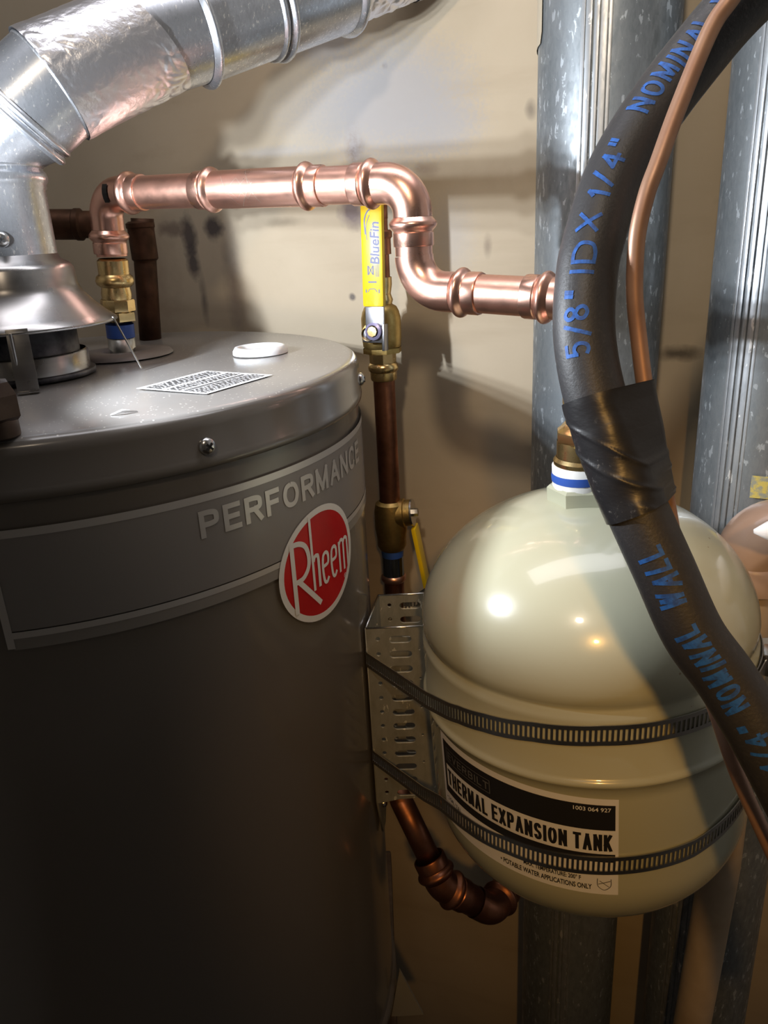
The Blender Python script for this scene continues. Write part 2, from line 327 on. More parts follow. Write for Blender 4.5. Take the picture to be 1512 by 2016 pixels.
# ------------------------------------------------------------------ the setting
WA = math.radians(20); WN = Vector((math.sin(WA), math.cos(WA), 0)); WU = Vector((math.cos(WA), -math.sin(WA), 0)); WD = .815
def WP(px, py): r = ray(px, py); p = r * (WD / r.dot(WN)); return p.dot(WU), p.z
def wallmat():
    m = mat('tan_drywall', (.5, .4, .27), 0, .62); t = NT(m); co = t.n('ShaderNodeTexCoord').outputs['Object']
    n1 = t.noise(5, 6); n2 = t.noise(3.2, 5, t.coord((1.0, 1, 5.5))); n3 = t.noise(38, 5)
    c = t.ramp(n1, [(.3, (.45, .37, .26)), (.7, (.54, .455, .335))])
    c = t.mix(t.ramp(n2, [(.52, 0), (.74, .5)]), c, (.33, .25, .16)); c = t.mix(t.ramp(n3, [(.64, 0), (.82, .35)]), c, (.36, .29, .20))
    sp = t.n('ShaderNodeSeparateXYZ'); t.l(co, sp.inputs[0]); wob = t.noise(70, 4)
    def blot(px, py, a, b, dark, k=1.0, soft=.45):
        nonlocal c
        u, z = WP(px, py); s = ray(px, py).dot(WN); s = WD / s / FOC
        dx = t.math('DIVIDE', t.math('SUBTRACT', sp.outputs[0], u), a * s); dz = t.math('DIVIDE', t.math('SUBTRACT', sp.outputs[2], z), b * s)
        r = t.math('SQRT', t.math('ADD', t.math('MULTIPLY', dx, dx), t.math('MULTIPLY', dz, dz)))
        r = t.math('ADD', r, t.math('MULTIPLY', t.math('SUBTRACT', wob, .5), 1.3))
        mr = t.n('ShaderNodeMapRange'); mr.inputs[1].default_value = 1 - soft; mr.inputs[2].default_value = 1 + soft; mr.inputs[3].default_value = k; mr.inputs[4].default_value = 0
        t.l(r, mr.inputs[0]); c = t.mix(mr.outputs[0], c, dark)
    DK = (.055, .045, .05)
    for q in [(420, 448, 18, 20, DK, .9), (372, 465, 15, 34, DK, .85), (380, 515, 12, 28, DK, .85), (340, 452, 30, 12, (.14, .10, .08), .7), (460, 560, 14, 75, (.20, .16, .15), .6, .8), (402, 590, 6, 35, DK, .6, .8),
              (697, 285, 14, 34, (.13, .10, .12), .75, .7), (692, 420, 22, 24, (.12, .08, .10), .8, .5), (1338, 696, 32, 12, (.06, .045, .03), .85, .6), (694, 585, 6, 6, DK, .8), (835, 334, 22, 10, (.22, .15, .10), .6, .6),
              (735, 187, 14, 10, (.42, .32, .17), .7, .6), (560, 437, 30, 7, (.2, .16, .11), .5, .7), (960, 340, 120, 16, (.34, .26, .17), .45, .9), (1045, 215, 8, 14, (.10, .08, .06), .6, .7), (758, 130, 5, 5, DK, .6), (960, 485, 6, 16, (.15, .11, .08), .5, .8), (300, 560, 40, 130, (.22, .14, .09), .5, .9)]: blot(*q)  # long brown streak and spot beside the elbow are painted pipe shadow
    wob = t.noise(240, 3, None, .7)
    GP = (.37, .355, .355)  # grey patches put the torch's washed-out hot spot into the wall colour
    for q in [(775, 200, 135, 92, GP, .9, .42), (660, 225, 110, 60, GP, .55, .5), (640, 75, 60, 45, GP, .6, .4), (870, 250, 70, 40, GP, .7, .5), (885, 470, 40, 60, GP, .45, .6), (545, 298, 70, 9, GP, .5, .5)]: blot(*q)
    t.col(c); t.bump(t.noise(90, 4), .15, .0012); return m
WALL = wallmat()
def slab(name, c, x, y, z, sx, sy, sz, m, bake=True):
    o = G().box(c, x, y, z, sx, sy, sz).obj(name, m, None, False); o['kind'] = 'structure'; return o
X, Y, Z = Vector((1, 0, 0)), Vector((0, 1, 0)), Vector((0, 0, 1))
# the back wall lives in its own axes so that stains and painted light and shade keep their places on the board
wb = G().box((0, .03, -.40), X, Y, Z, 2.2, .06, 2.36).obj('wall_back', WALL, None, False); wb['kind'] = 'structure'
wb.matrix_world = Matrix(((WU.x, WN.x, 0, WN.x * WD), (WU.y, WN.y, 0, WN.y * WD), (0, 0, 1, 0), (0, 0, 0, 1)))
slab('wall_left', (-.83, .02, -.40), X, Y, Z, .06, 2.3, 2.36, SIDEM)
slab('wall_right', (.83, -.16, -.40), X, Y, Z, .06, 1.5, 2.36, SIDEM)
slab('floor', (0, -.05, -1.58), X, Y, Z, 2.0, 2.6, .06, FLOORM)
slab('ceiling', (0, .1, .78), X, Y, Z, 2.0, 2.1, .06, SIDEM)

# ------------------------------------------------------------------ water heater
HC = (-.266, .66); HR = .25; ZT = -.10
def hcirc(prof, seg=128): return G().lathe(prof, (HC[0], HC[1], 0), (0, 0, 1), seg)
H = thing('water_heater', 'dark grey cylindrical water heater with red oval badge and silver lettering', 'water heater', (HC[0], HC[1], -.83))
hcirc([(.2485, -.80), (.2485, -.128)]).obj('jacket', HEAT, H)
hcirc([(.001, ZT - .0015), (.06, ZT - .0015), (.15, ZT - .001), (.2425, ZT), (.2462, ZT - .0007), (.2490, ZT - .0028), (.2507, ZT - .006), (.2512, ZT - .010), (.2512, -.1275), (.2519, -.1290), (.2524, -.1320), (.2520, -.1350), (.2505, -.1362), (.2482, -.1362)]).obj('top_pan', PAN, H)
hcirc([(.001, -.81), (.2485, -.81), (.252, -.806), (.252, -.795), (.2485, -.793)], 96).obj('bottom_pan', HEAT, H)
hcirc([(.225, -.83), (.225, -.81)], 64).obj('base_ring', HEAT, H)
def hm(e): return cylm(HC, HR, e)
def a2u(deg): return math.radians(deg) * HR
u0, u1 = a2u(8.7), a2u(100)
flat('stripe_band', [rect2d(u0, u1, -.2165, -.156, 90, 4)], hm(.0004), BAND, H, 1)
flat('lower_stripe', [rect2d(u0, u1, -.2290, -.2215, 90, 1)], hm(.0004), BANDLO, H, 1)
flat('silver_stripe', [rect2d(u0, u1, -.1570, -.1520, 90, 1)], hm(.0006), SILVER, H, 1)
flat('silver_stripe', [rect2d(u0, u1, -.2215, -.2172, 90, 1)], hm(.0006), SILVER, H, 1)
flat('silver_stripe', [rect2d(u0 - .0035, u0 + .001, -.2280, -.1520, 1, 12)], hm(.0007), SILVER, H, 1)
lt = flat('lettering', letters('PERFORMANCE', a2u(80.5) - a2u(36.3), .0186, a2u(36.3), -.1812, .0036, .26), hm(.0009), SILVER, H, .005)
lt['label'] = 'silver capital lettering reading PERFORMANCE'
ou, ov = a2u(59.95), -.2356
bd = flat('badge', [ell2d(ou, ov, .0440, .0403)], hm(.0011), RED, H, 1); bd['label'] = 'red oval badge'
flat('badge_rim', [ell2d(ou, ov, .0487, .0450, 64, .0438, .0401)], hm(.0012), WHITE, H, 1)
LG = [([(-.0339, .0275), (-.0339, -.0281)], .0042), ([(-.0355, .0265), (-.0259, .0252), (-.0194, .0207), (-.0166, .0122), (-.0179, .0037), (-.0241, -.0023), (-.0322, -.0034)], .0040), ([(-.0293, -.0036), (-.0061, -.0306)], .0042),
      ([(-.0126, .0418), (-.0124, -.0179)], .0027), ([(-.0118, .0056), (-.0098, .0088), (-.0072, .0090), (-.0056, .0058), (-.0056, -.0171)], .0031)]
for dx in (0.0, .0123): LG.append(([(.0004 + dx, -.0034), (.0066 + dx, -.0022), (.0072 + dx, .0044), (.0042 + dx, .0070), (.0006 + dx, .0046), (-.0006 + dx, -.0050), (.0006 + dx, -.0150), (.0036 + dx, -.0172), (.0068 + dx, -.0140)], .0028))
LG += [([(.0249, .0074), (.0249, -.0186)], .0029), ([(.0253, .0046), (.0280, .0074), (.0312, .0064), (.0320, .0030), (.0320, -.0188)], .0028), ([(.0324, .0044), (.0350, .0070), (.0380, .0060), (.0390, .0026), (.0390, -.0190)], .0028)]
lt = flat('badge_lettering', [stroke2d([(ou + a, ov + b) for a, b in P], wd) for P, wd in LG], hm(.0017), WHITE, H, .004); lt['label'] = 'white tall lettering reading Rheem on the red badge'
flat('registered_mark', [ell2d(ou + .0322, ov - .0245, .0020, .0020, 20, .0015, .0015), fit2d('R', .0014, .0017, ou + .0315, ov - .0253, .03)], hm(.0017), WHITE, H, 1)
def screw(parent, p, n, r=.0062, name='screw'):
    n = Vector(n).normalized(); p = Vector(p); u, w_, _ = frame(n)
    g = G().lathe([(r * 1.0, 0), (r, .0012), (r * .85, .0030), (r * .5, .0040), (.0003, .0044)], p, n, 20); o = g.obj(name, STEEL, parent)
    s = G(); s.box(p + n * .0042, u + w_, u - w_, n, r * 1.0, r * .26, .0010); s.box(p + n * .0042, u - w_, u + w_, n, r * 1.0, r * .26, .0010); s.obj('cross_slot', INK, o, False); return o
for a in (38.97, 90.5, -14, 150):
    a = math.radians(a); screw(H, (HC[0] + .2512 * math.sin(a), HC[1] - .2512 * math.cos(a), -.1215), (math.sin(a), -math.cos(a), 0), .0056)
# warning label on the lid
lo = Vector((-.116, .518, ZT + .0004)); lx = Vector((-.078, .58, 0)) - Vector((-.116, .518, 0)); ly = Vector((-.177, .547, 0)) - Vector((-.116, .518, 0)); lx.z = ly.z = 0
LX, LY = lx.length, ly.length; lxn = lx.normalized(); lyn = Vector((-lxn.y, lxn.x, 0))
wl = flat('warning_label', [rect2d(0, LX, 0, LY, 2, 2)], plane(lo, lxn, lyn), PAPER, H, 1); wl['label'] = 'white printed warning label on the heater lid'
tx = []
for r in range(17):
    y = .004 + r * (LY - .008) / 17
    if r in (5, 6, 11): continue
    x = .0035
    while x < LX - .005:
        ww = random.uniform(.0015, .005); ww = min(ww, LX - .0035 - x); tx.append(rect2d(x, x + ww, y, y + .0021)); x += ww + .0009
tx.append(rect2d(.0035, LX - .006, LY * .33, LY * .33 + .0026)); 
o = flat('small_print', tx, plane(lo, lxn, lyn, .0003), GREYINK, wl, 1); o['kind'] = 'stuff'
PG = Vector((-.103, .699, ZT))
pl = G().lathe([(.0245, 0), (.0245, .0030), (.0225, .0062), (.0190, .0066), (.0172, .0040), (.0160, .0026), (.0008, .0024)], PG, Z, 40).obj('plug_cap', PLUGM, H); pl['label'] = 'round white plastic plug cap'
NP = Vector((-.2446, .7551, ZT))
G().lathe([(.018, .0), (.018, .004), (.030, .0045), (.044, .003), (.046, 0)], (-.2373, .735, ZT), Z, 48).obj('nipple_flange', GASK, H)
ft = G().tube([(-.165, .468, ZT + .0003), (-.158, .470, ZT + .002), (-.150, .474, ZT + .0003)], [.0004, .0012, .0004], 8).obj('chip', PAPER, H)

# inlet nipple with blue dielectric collar, in the line from the lid to the copper
def onplan(px, py, A, B):
    r = ray(px, py); n = Vector((B.y - A.y, -(B.x - A.x), 0)); return r * (A.dot(n) / r.dot(n))
V = Vector((.0326, .6045, 0)); E1 = Vector((.0326, .6045, .0295)); E2 = Vector((.0326, .6045, -.0455)); TA = Vector((.150, .529, 0)); TN = Vector((.1447, .529, 0)); E3 = Vector((.1447, .529, -.0525))
Nz = lambda py, px: onplan(px, py, NP, V)
n0 = Nz(693, 242); n1 = Nz(651, 237); n2 = Nz(625, 235); n3 = Nz(588, 232); ntop = Nz(385, 205)
ax = (ntop - n0).normalized()
rn = .0128
G().lathe([(rn, 0), (rn, (n1 - n0).length), (.0005, (n1 - n0).length)], n0 - ax * .006, ax, 32).obj('nipple', ZNIP, H)
G().lathe([(rn * 1.02, 0), (rn * 1.02, (n2 - n1).length)], n1 - ax * .006, ax, 32).obj('nipple_collar', BLUE, H)

# ------------------------------------------------------------------ copper line
RP = .01365
CL = thing('copper_water_line', 'bright copper water line with pressed elbows running from heater to cream tank', 'pipe', n2)
def press_ring(parent, o, d, k=1.0, m=COPPER, facets=22):
    d = Vector(d).normalized(); g = G(); b = .0179 * k
    pr = [(.0143 * k, 0)] + [(.0150 * k + (b - .0150 * k) * math.sin(PI * i / 8), .0010 * k + .0085 * k * i / 8) for i in range(9)] + [(.0146 * k, .0105 * k)]
    g.lathe(pr, o, d, 40); g.lathe([(.0146 * k, .0102 * k), (.0152 * k, .0112 * k), (.0152 * k, .0195 * k), (.0148 * k, .0205 * k), (.0136 * k, .0207 * k)], o, d, facets)
    return g.obj('press_ring', m, parent, 30.0)
def elbow(A, B, Cc, R, sa, sc, parent=CL, m=COPPER, k=1.0, ring_a=True, ring_c=True, name='elbow'):
    A, B, Cc = Vector(A), Vector(B), Vector(Cc); arc, L = bend(A, B, Cc, R); a = (A - B).normalized(); c = (Cc - B).normalized()
    pts = [arc[0] + a * sa] + arc + [arc[-1] + c * sc]; e = G().tube(pts, .0145 * k, 36, False).obj(name, m, parent)
    if ring_a: press_ring(e, arc[0] + a * sa, a, k, m)
    if ring_c: press_ring(e, arc[-1] + c * sc, c, k, m)
    return e, arc[0] + a * sa, arc[-1] + c * sc
def pipe(name, a, b, r=RP, m=COPPER_PIPE, parent=CL, seg=36): return G().tube([a, b], r, seg).obj(name, m, parent, 40.0)
# left drop: brass adapter
def lat(a, b): return (b - a).length
ba = G(); Lb = lat(n2, Nz(500, 221)); o_ = n2 - ax * .004
ba.lathe([(.0136, 0), (.0163, .0015), (.0163, .0085), (.0155, .0095)], o_, ax, 6, .3); ba.lathe([(.0148, .0095), (.0158, .0105), (.0158, .0195), (.0150, .021)], o_, ax, 8, .1)
ba.lathe([(.0135, .020), (.0140, .026), (.0126, .034), (.0138, Lb * .58)], o_, ax, 32)
ba.lathe([(.0138, Lb * .56), (.0165, Lb * .60), (.0175, Lb * .66), (.0165, Lb * .72), (.0140, Lb * .76), (.0140, Lb * .97), (.0120, Lb)], o_, ax, 32)
b_ = ba.obj('brass_adapter', BRASS, CL, 35.0); b_['label'] = 'brass adapter on the left drop'
hz = (Nz(368, 560) - Nz(372, 340)); PL = Nz(372, 340); lineP = lambda px, py: onplan(px, py, NP, V)
EL = ntop.copy(); EL.z = PL.z + .001
hd = (E1 - EL).normalized()
e_, pa, pb = elbow(n0, EL, E1, .021, .010, .006)
pipe('pipe', Nz(505, 221), pa)
mk = (EL + (pb - EL) * .62)
fo_ = Vector((hd.y, -hd.x, 0)).normalized(); fo_ = fo_ if fo_.y < 0 else -fo_
flat('ink_mark', [rect2d(-.0028, .0028, -.0075, .0075, 1, 4), ], lambda u, v: mk + hd * u + (fo_ * math.cos(v / .0145) + Z * math.sin(v / .0145)) * .0153, INK, e_, 1)
# straight runs and coupling
def pt(px): # point on EL-E1 line seen at column px
    lo_, hi_ = 0., 1.
    for _ in range(50):
        t = (lo_ + hi_) / 2; p = EL.lerp(E1, t); q = ROT.transposed() @ p; x = 756 + FOC * q.x / -q.z
        if x < px: lo_ = t
        else: hi_ = t
    return EL.lerp(E1, lo_)
c0, c1 = pt(420), pt(602)
cp = G().lathe([(.0147, 0), (.0147, lat(c0, c1))], c0, hd, 40).obj('coupling', COPPER, CL)
press_ring(cp, c0 + hd * .004, -hd); press_ring(cp, c1 - hd * .004, hd)
dn = Vector((-hd.y, hd.x, 0)) * -1; mid = c0.lerp(c1, .42)
def cpl(u, v): # diamonds scratched on the coupling
    a = v / .0147; f = Vector((hd.y, -hd.x, 0)).normalized(); f = f if f.y < 0 else -f
    return mid + hd * u + (f * math.cos(a) + Z * math.sin(a)) * .01485
dm = []
for s in (-.004, .006): dm += [stroke2d([(s - .008, 0), (s, .008), (s + .008, 0), (s, -.008), (s - .008, 0)], .0007, 1)]
dm += [stroke2d([(-.004, -.016), (.012, .004)], .0007, 1), stroke2d([(.002, .016), (.016, -.012)], .0006, 1), stroke2d([(-.02, .010), (-.006, -.014)], .0006, 1)]
flat('etched_mark', dm, cpl, mat('scratched_copper', (.98, .72, .60), 1, .3), cp, .004)
pipe('pipe', pb, c0 + hd * .002); 
e1_, qa, qb = elbow(EL, E1, E2, .022, .006, .002)
pipe('pipe', c1 - hd * .002, qa)
e2_, ra, rb = elbow(E1, E2, E3, .026, .0, .010, ring_a=False)
pipe('pipe', qb, ra, .0139, COPPER)
hd2 = (E3 - E2).normalized(); TB = Vector((TN.x, TN.y, -.19))
e3_, sa_, sb_ = elbow(E2, E3, TB, .020, .006, .006)
pipe('pipe', rb, sa_)
pipe('pipe', sb_, Vector((TN.x, TN.y, -.115)))
ba = G(); q = Vector((TN.x, TN.y, 0))
zz = lambda py: AY(1140, py, .505).z
ba.lathe([(.0150, zz(938)), (.0205, zz(933)), (.0208, zz(925)), (.0190, zz(918))], q, Z, 40)
ba.lathe([(.0186, zz(918)), (.0186, zz(885))], q, Z, 40); ba.lathe([(.0186, zz(890)), (.0196, zz(886)), (.0196, zz(866)), (.0170, zz(860)), (.0140, zz(850)), (.0135, zz(815)), (.0165, zz(812)), (.0165, zz(800)), (.0135, zz(797))], q, Z, 8, .2)
b_ = ba.obj('brass_adapter', BRASS, CL, 35.0); b_['label'] = 'brass adapter above the tank'

# ------------------------------------------------------------------ expansion tank
T = thing('expansion_tank', 'cream enamelled expansion tank with black and white label partly behind the black hose', 'tank', (TA.x, TA.y, -.525))
TR = .125; q = Vector((TA.x, TA.y, 0)); pr = []
for i in range(25):
    a = PI / 2 * (1 - i / 24); pr.append((max(.0008, TR * math.cos(a)), -.435 - .09 * math.sin(a)))
pr += [(TR, -.36), (TR, -.350)] + [(TR + .0035 * math.sin(PI * i / 6), -.350 + .009 * i / 6) for i in range(1, 6)] + [(TR, -.341), (TR, -.3000), (TR - .0003, -.2960), (TR - .0032, -.2925), (TR - .0035, -.2905), (TR - .0012, -.2870)]
for i in range(1, 28):
    a = PI / 2 * i / 27; pr.append((max(.0008, (TR - .0006) * math.cos(a)), -.285 + .094 * math.sin(a)))
G().lathe(pr, q, Z, 128).obj('shell', CREAM, T)
G().lathe([(.0245, -.200), (.0245, -.183), (.0225, -.181), (.0005, -.181)], q, Z, 6, .35).obj('hex_connection', CREAM, T, False)
G().lathe([(.0205, -.183), (.0205, -.166), (.0185, -.165)], q, Z, 32).obj('thread_collar', WHITE, T)
G().lathe([(.0209, -.1775), (.0212, -.1745), (.0209, -.1715)], q, Z, 32).obj('thread_tape', BLUE, T)
def tm(e):
    fn = cylm(TA, TR, e); return lambda u, v: fn(u, v - .049 * TR * math.sin(u / TR))
def t2u(d): return math.radians(d) * TR
lu0, lu1 = t2u(-71.5), t2u(-4.3)
tl = flat('label', [rect2d(lu0, lu1, -.4404, -.3585, 60, 4)], tm(.0004), PAPER, T, 1); tl['label'] = 'white label with black bands'
ba_, bb_ = t2u(-69.6), t2u(-5.3)
flat('black_band', [rect2d(ba_, bb_, -.3842, -.3634, 60, 2), rect2d(ba_, bb_, -.4115, -.4046, 60, 1), rect2d(ba_, t2u(-68.3), -.4115, -.3634, 1, 4)], tm(.0007), INK, tl, 1)
flat('title', letters('THERMAL EXPANSION TANK', t2u(-6.2) - t2u(-67.4), .0142, t2u(-67.4), -.4018, .0023, .26, .50), tm(.0009), INK, tl, .005)
ev = letters('EVERBILT', .045, .0066, t2u(-66.4), -.3772, .0011, .30)
for r in ((t2u(-67.4), t2u(-45.2), -.3685, -.3680), (t2u(-67.4), t2u(-45.2), -.3795, -.3790), (t2u(-45.5), t2u(-45.2), -.3795, -.3680), (t2u(-67.4), t2u(-67.1), -.3795, -.3680)): ev.append(rect2d(*r, 20, 1))
flat('maker_name', ev, tm(.0010), GREYINK, tl, .005)
flat('part_number', [fit2d('1003 064 927', t2u(-6.6) - t2u(-17.7), .0033, t2u(-17.7), -.3686, .01)], tm(.0010), WHITE, tl, .005)
flat('small_print', [fit2d('\u2022 POTABLE WATER APPLICATIONS ONLY', t2u(-12.4) - t2u(-42.5), .0046, t2u(-42.5), -.4362, .02), fit2d('MAX. TEMPERATURE: 200\u00b0 F', .040, .0040, t2u(-34), -.4288, .02), fit2d('PRECHARGE: 40 PSI', .028, .0038, t2u(-58), -.4288, .02), fit2d('\u2022 2 GAL / 7.6 L', .020, .0038, t2u(-69.5), -.4190, .02)], tm(.0009), INK, tl, .006)
cu, cv = t2u(-8.6), -.4300
flat('emblem', [stroke2d([(cu - .0045, cv + .0040), (cu - .0045, cv - .0015), (cu - .003, cv - .0042), (cu, cv - .0060), (cu + .003, cv - .0042), (cu + .0045, cv - .0015), (cu + .0045, cv + .0040)], .0005), stroke2d([(cu - .004, cv - .001), (cu + .004, cv + .002)], .0005), stroke2d([(cu - .003, cv + .002), (cu + .003, cv - .003)], .0005)], tm(.0009), GREYINK, tl, .004)

T.matrix_world = Matrix.Translation(Vector((TA.x, TA.y, -.30))) @ Matrix.Rotation(math.radians(-2.8), 4, 'Y') @ Matrix.Translation(-Vector((TA.x, TA.y, -.30))) @ Matrix.Translation(T.location)

# ------------------------------------------------------------------ perforated bracket between heater and tank
FL = Vector((-.0215, .600, 0)); BL = Vector((-.0096, .6635, 0)); bx = Vector((1, -.03, 0)).normalized(); bw = (BL - FL); BW = bw.length; bw.normalize(); ZB = -.330; BH = .190; BF = .063
def plate(name, outline, holes, o, x, y, th, m, parent):
    c = bpy.data.curves.new(name, 'CURVE'); c.dimensions = '2D'; c.fill_mode = 'BOTH'; c.extrude = th / 2; c.bevel_depth = .0002; c.bevel_resolution = 1
    for P in [outline] + holes:
        s = c.splines.new('POLY'); s.points.add(len(P) - 1); s.use_cyclic_u = True
        for i, (a, b) in enumerate(P): s.points[i].co = (a, b, 0, 1)
    ob = bpy.data.objects.new(name, c); COL.objects.link(ob); dg = bpy.context.evaluated_depsgraph_get(); dg.update()
    me = bpy.data.meshes.new_from_object(ob.evaluated_get(dg)); bpy.data.objects.remove(ob); bpy.data.curves.remove(c)
    x, y = Vector(x).normalized(), Vector(y).normalized(); n = x.cross(y); o = Vector(o)
    for q_ in me.vertices: q_.co = o + x * q_.co.x + y * q_.co.y + n * q_.co.z
    return link(name, me, m, parent, False)
def slot(a0, a1, z, h): # rounded slot
    r = h / 2; return [(a1 - r + r * math.cos(t), z + r * math.sin(t)) for t in [(-PI / 2) + PI * i / 6 for i in range(7)]] + [(a0 + r + r * math.cos(t), z + r * math.sin(t)) for t in [PI / 2 + PI * i / 6 for i in range(7)]]
def disc(a, z, r, n=10): return [(a + r * math.cos(2 * PI * i / n), z + r * math.sin(2 * PI * i / n)) for i in range(n)]
B = thing('mounting_bracket', 'perforated galvanised channel bracket between grey heater and cream tank', 'bracket', (FL.x, FL.y, ZB - BH))
hl = []
for i in range(12):
    z = -.0105 - i * .0152; hl += [disc(.0100, z, .0022), slot(.0195, .0400, z - .001, .0072)]
    if i % 2 == 1: hl.append(disc(.0465, z + .004, .0014, 8))
ol = [(0, 0), (BF, 0), (BF, -BH + .006), (.022, -BH + .004), (.004, -BH), (0, -BH)]
plate('flange', ol, hl, FL + Z * ZB, bx, Z, .0016, GALV_BRACKET, B)
plate('flange', ol, hl, BL + Z * ZB, bx, Z, .0016, GALV_BRACKET, B)
wh = []
for i in range(7): wh += [disc(BW * .3, -.02 - i * .025, .002), disc(BW * .7, -.02 - i * .025, .002)]
plate('web', [(0, 0), (BW, 0), (BW, -BH), (BW * .8, -BH - .012), (BW * .45, -BH - .050), (BW * .25, -BH - .050), (0, -BH)], wh, FL + Z * ZB, bw, Z, .0016, GALV_BRACKET, B)
lp = G(); lp.tube([FL + Z * ZB + bx * .0, FL + Z * ZB + bx * BF], .0011, 8); lp.tube([BL + Z * ZB, BL + Z * ZB + bx * BF], .0011, 8); lp.tube([FL + Z * ZB, BL + Z * ZB], .0011, 8)
lp.obj('top_edge', STEEL, B)
screw(B, FL + bw * BW * .35 + Z * (ZB - BH - .020) + bx * .001, bx, .0045)

# straps round tank and bracket, each band really slotted
def hull(P):
    P = sorted(set((round(a, 6), round(b, 6)) for a, b in P))
    def half(Q):
        h = []
        for p in Q:
            while len(h) > 1 and (h[-1][0] - h[-2][0]) * (p[1] - h[-2][1]) - (h[-1][1] - h[-2][1]) * (p[0] - h[-2][0]) <= 0: h.pop()
            h.append(p)
        return h
    a = half(P); b = half(P[::-1]); return a[:-1] + b[:-1]
def interp(tb, x):
    if x <= tb[0][0]: return tb[0][1]
    for (a, p), (b, q_) in zip(tb[:-1], tb[1:]):
        if x <= b: return p + (q_ - p) * (x - a) / (b - a)
    return tb[-1][1]
def strap(name, zc, wd, label, boxang, tb):
    zf = lambda p: zc + .049 * (p.x - TA.x) + interp(tb, p.x)
    rr = TR + .0008; cx = TA.x + .049 * (-.30 - zc); P = [(cx + rr * math.cos(2 * PI * i / 240), TA.y + rr * math.sin(2 * PI * i / 240)) for i in range(240)]
    for c in (FL, BL):
        for i in range(8): P.append((c.x + .0006 + .002 * math.cos(2 * PI * i / 8), c.y + .002 * math.sin(2 * PI * i / 8)))
    Hh = [Vector((a, b, 0)) for a, b in hull(P)]; Hh.append(Hh[0]); L = [0]
    for i in range(len(Hh) - 1): L.append(L[-1] + (Hh[i + 1] - Hh[i]).length)
    def at(s):
        s %= L[-1]; import bisect
        i = max(0, min(bisect.bisect_right(L, s) - 1, len(Hh) - 2)); return Hh[i].lerp(Hh[i + 1], (s - L[i]) / max(1e-9, L[i + 1] - L[i]))
    o = thing(name, label, 'strap', (TA.x, TA.y - rr, zc), 'slotted straps round the cream tank'); N = int(L[-1] / .0034); st = L[-1] / N; v = []; f = []
    hs = [-wd / 2, -wd * .29, wd * .29, wd / 2]; th = .0007
    ss = [k * st + e * st for k in range(N) for e in (0, .46)]; n = len(ss)
    for s in ss:
        p = at(s); t = (at(s + .0008) - at(s - .0008)).normalized(); nn_ = Vector((t.y, -t.x, 0))
        for off in (0, th):
            for h in hs: v.append(p + nn_ * off + Z * (zf(p) + h))
    for i in range(n):
        j = (i + 1) % n; a, b = i * 8, j * 8; g = i % 2 == 1
        for k in range(3):
            if g and k == 1:
                f += [(a + 1, b + 1, b + 5, a + 5), (a + 2, b + 2, b + 6, a + 6), (a + 1, a + 2, a + 6, a + 5), (b + 1, b + 2, b + 6, b + 5)]; continue
            f += [(a + k, b + k, b + k + 1, a + k + 1), (a + 4 + k, b + 4 + k, b + 5 + k, a + 5 + k)]
        f += [(a, b, b + 4, a + 4), (a + 3, b + 3, b + 7, a + 7)]
    pyd('band', v, f, STEEL_DARK, o, False)
    a = math.radians(boxang); nn_ = Vector((math.sin(a), -math.cos(a), 0)); t = Vector((math.cos(a), math.sin(a), 0)); p = Vector((cx, TA.y, 0)) + nn_ * (rr + .0045); p.z = zf(p)
    hb = G().box(p, t, Z, nn_, .017, wd * 1.15, .008, .0012).obj('screw_housing', STEEL, o, 30.0)
    G().lathe([(.0005, 0), (.0042, .0), (.0042, .005), (.0005, .005)], p + t * .009 + nn_ * .002, t, 8).obj('tension_screw', STEEL, hb, False)
    G().box(Vector((cx, TA.y, p.z - .001)) + Vector((math.sin(a - .2), -math.cos(a - .2), 0)) * (rr + .0022), Vector((math.cos(a - .2), math.sin(a - .2), 0)), Z, nn_, .03, wd * .96, .0007).obj('band_tail', STEEL_DARK, o, False)
    return o
strap('strap', -.3068, .0150, 'upper slotted steel strap round the cream tank, above its label', 63, [(-.03, -.048), (.025, -.026), (.045, -.0135), (.06, -.0085), (.089, -.003), (.13, 0)])
strap('strap', -.4150, .0150, 'lower slotted steel strap crossing the tank label', 80, [(-.03, -.046), (.020, -.020), (.033, -.010), (.050, -.0040), (.075, 0), (.2, .003), (.24, .010), (.28, .014)])

# ------------------------------------------------------------------ riser with two ball valves
VY = .80; VK = .80 / .735; G.RS = VK; VX = AY(761, 850, VY).x; vz = lambda py: AY(765, py, VY).z; q = Vector((VX, VY, 0))
R1 = thing('copper_riser', 'copper riser pipe with brass fittings behind the heater edge', 'pipe', (VX, VY, vz(1200)))
pipe('pipe', q + Z * vz(745), q + Z * vz(985), .0104 * VK, COPPER_DARK, R1)
G().lathe([(.0120, vz(747)), (.0126, vz(744)), (.0126, vz(731)), (.0140, vz(728)), (.0146, vz(722)), (.0138, vz(716)), (.0124, vz(713))], q, Z, 32).obj('union', BRASS, R1, 35.0)
G().lathe([(.0126, vz(713)), (.0128, vz(694)), (.0135, vz(692))], q, Z, 8).obj('union_hex', BRASS, R1, False)
p1 = q + Z * vz(598); pipe('pipe', p1, q + Z * vz(430), .0104 * VK, COPPER_DARK, R1)
G().lathe([(.0108, vz(600)), (.0122, vz(590)), (.0104, vz(578)), (.0118, vz(560)), (.0118, vz(545))], q, Z, 24).obj('union', BRASS, R1, 35.0)
G().lathe([(.0125, vz(500)), (.0125, vz(470)), (.0140, vz(466)), (.0140, vz(456)), (.0125, vz(452))], q, Z, 24).obj('press_ring', COPPER_DARK, R1, 35.0)
wb_ = q + WN * .058; arc, _ = bend(q + Z * vz(430), q + Z * vz(375), wb_ + Z * vz(375), .016)
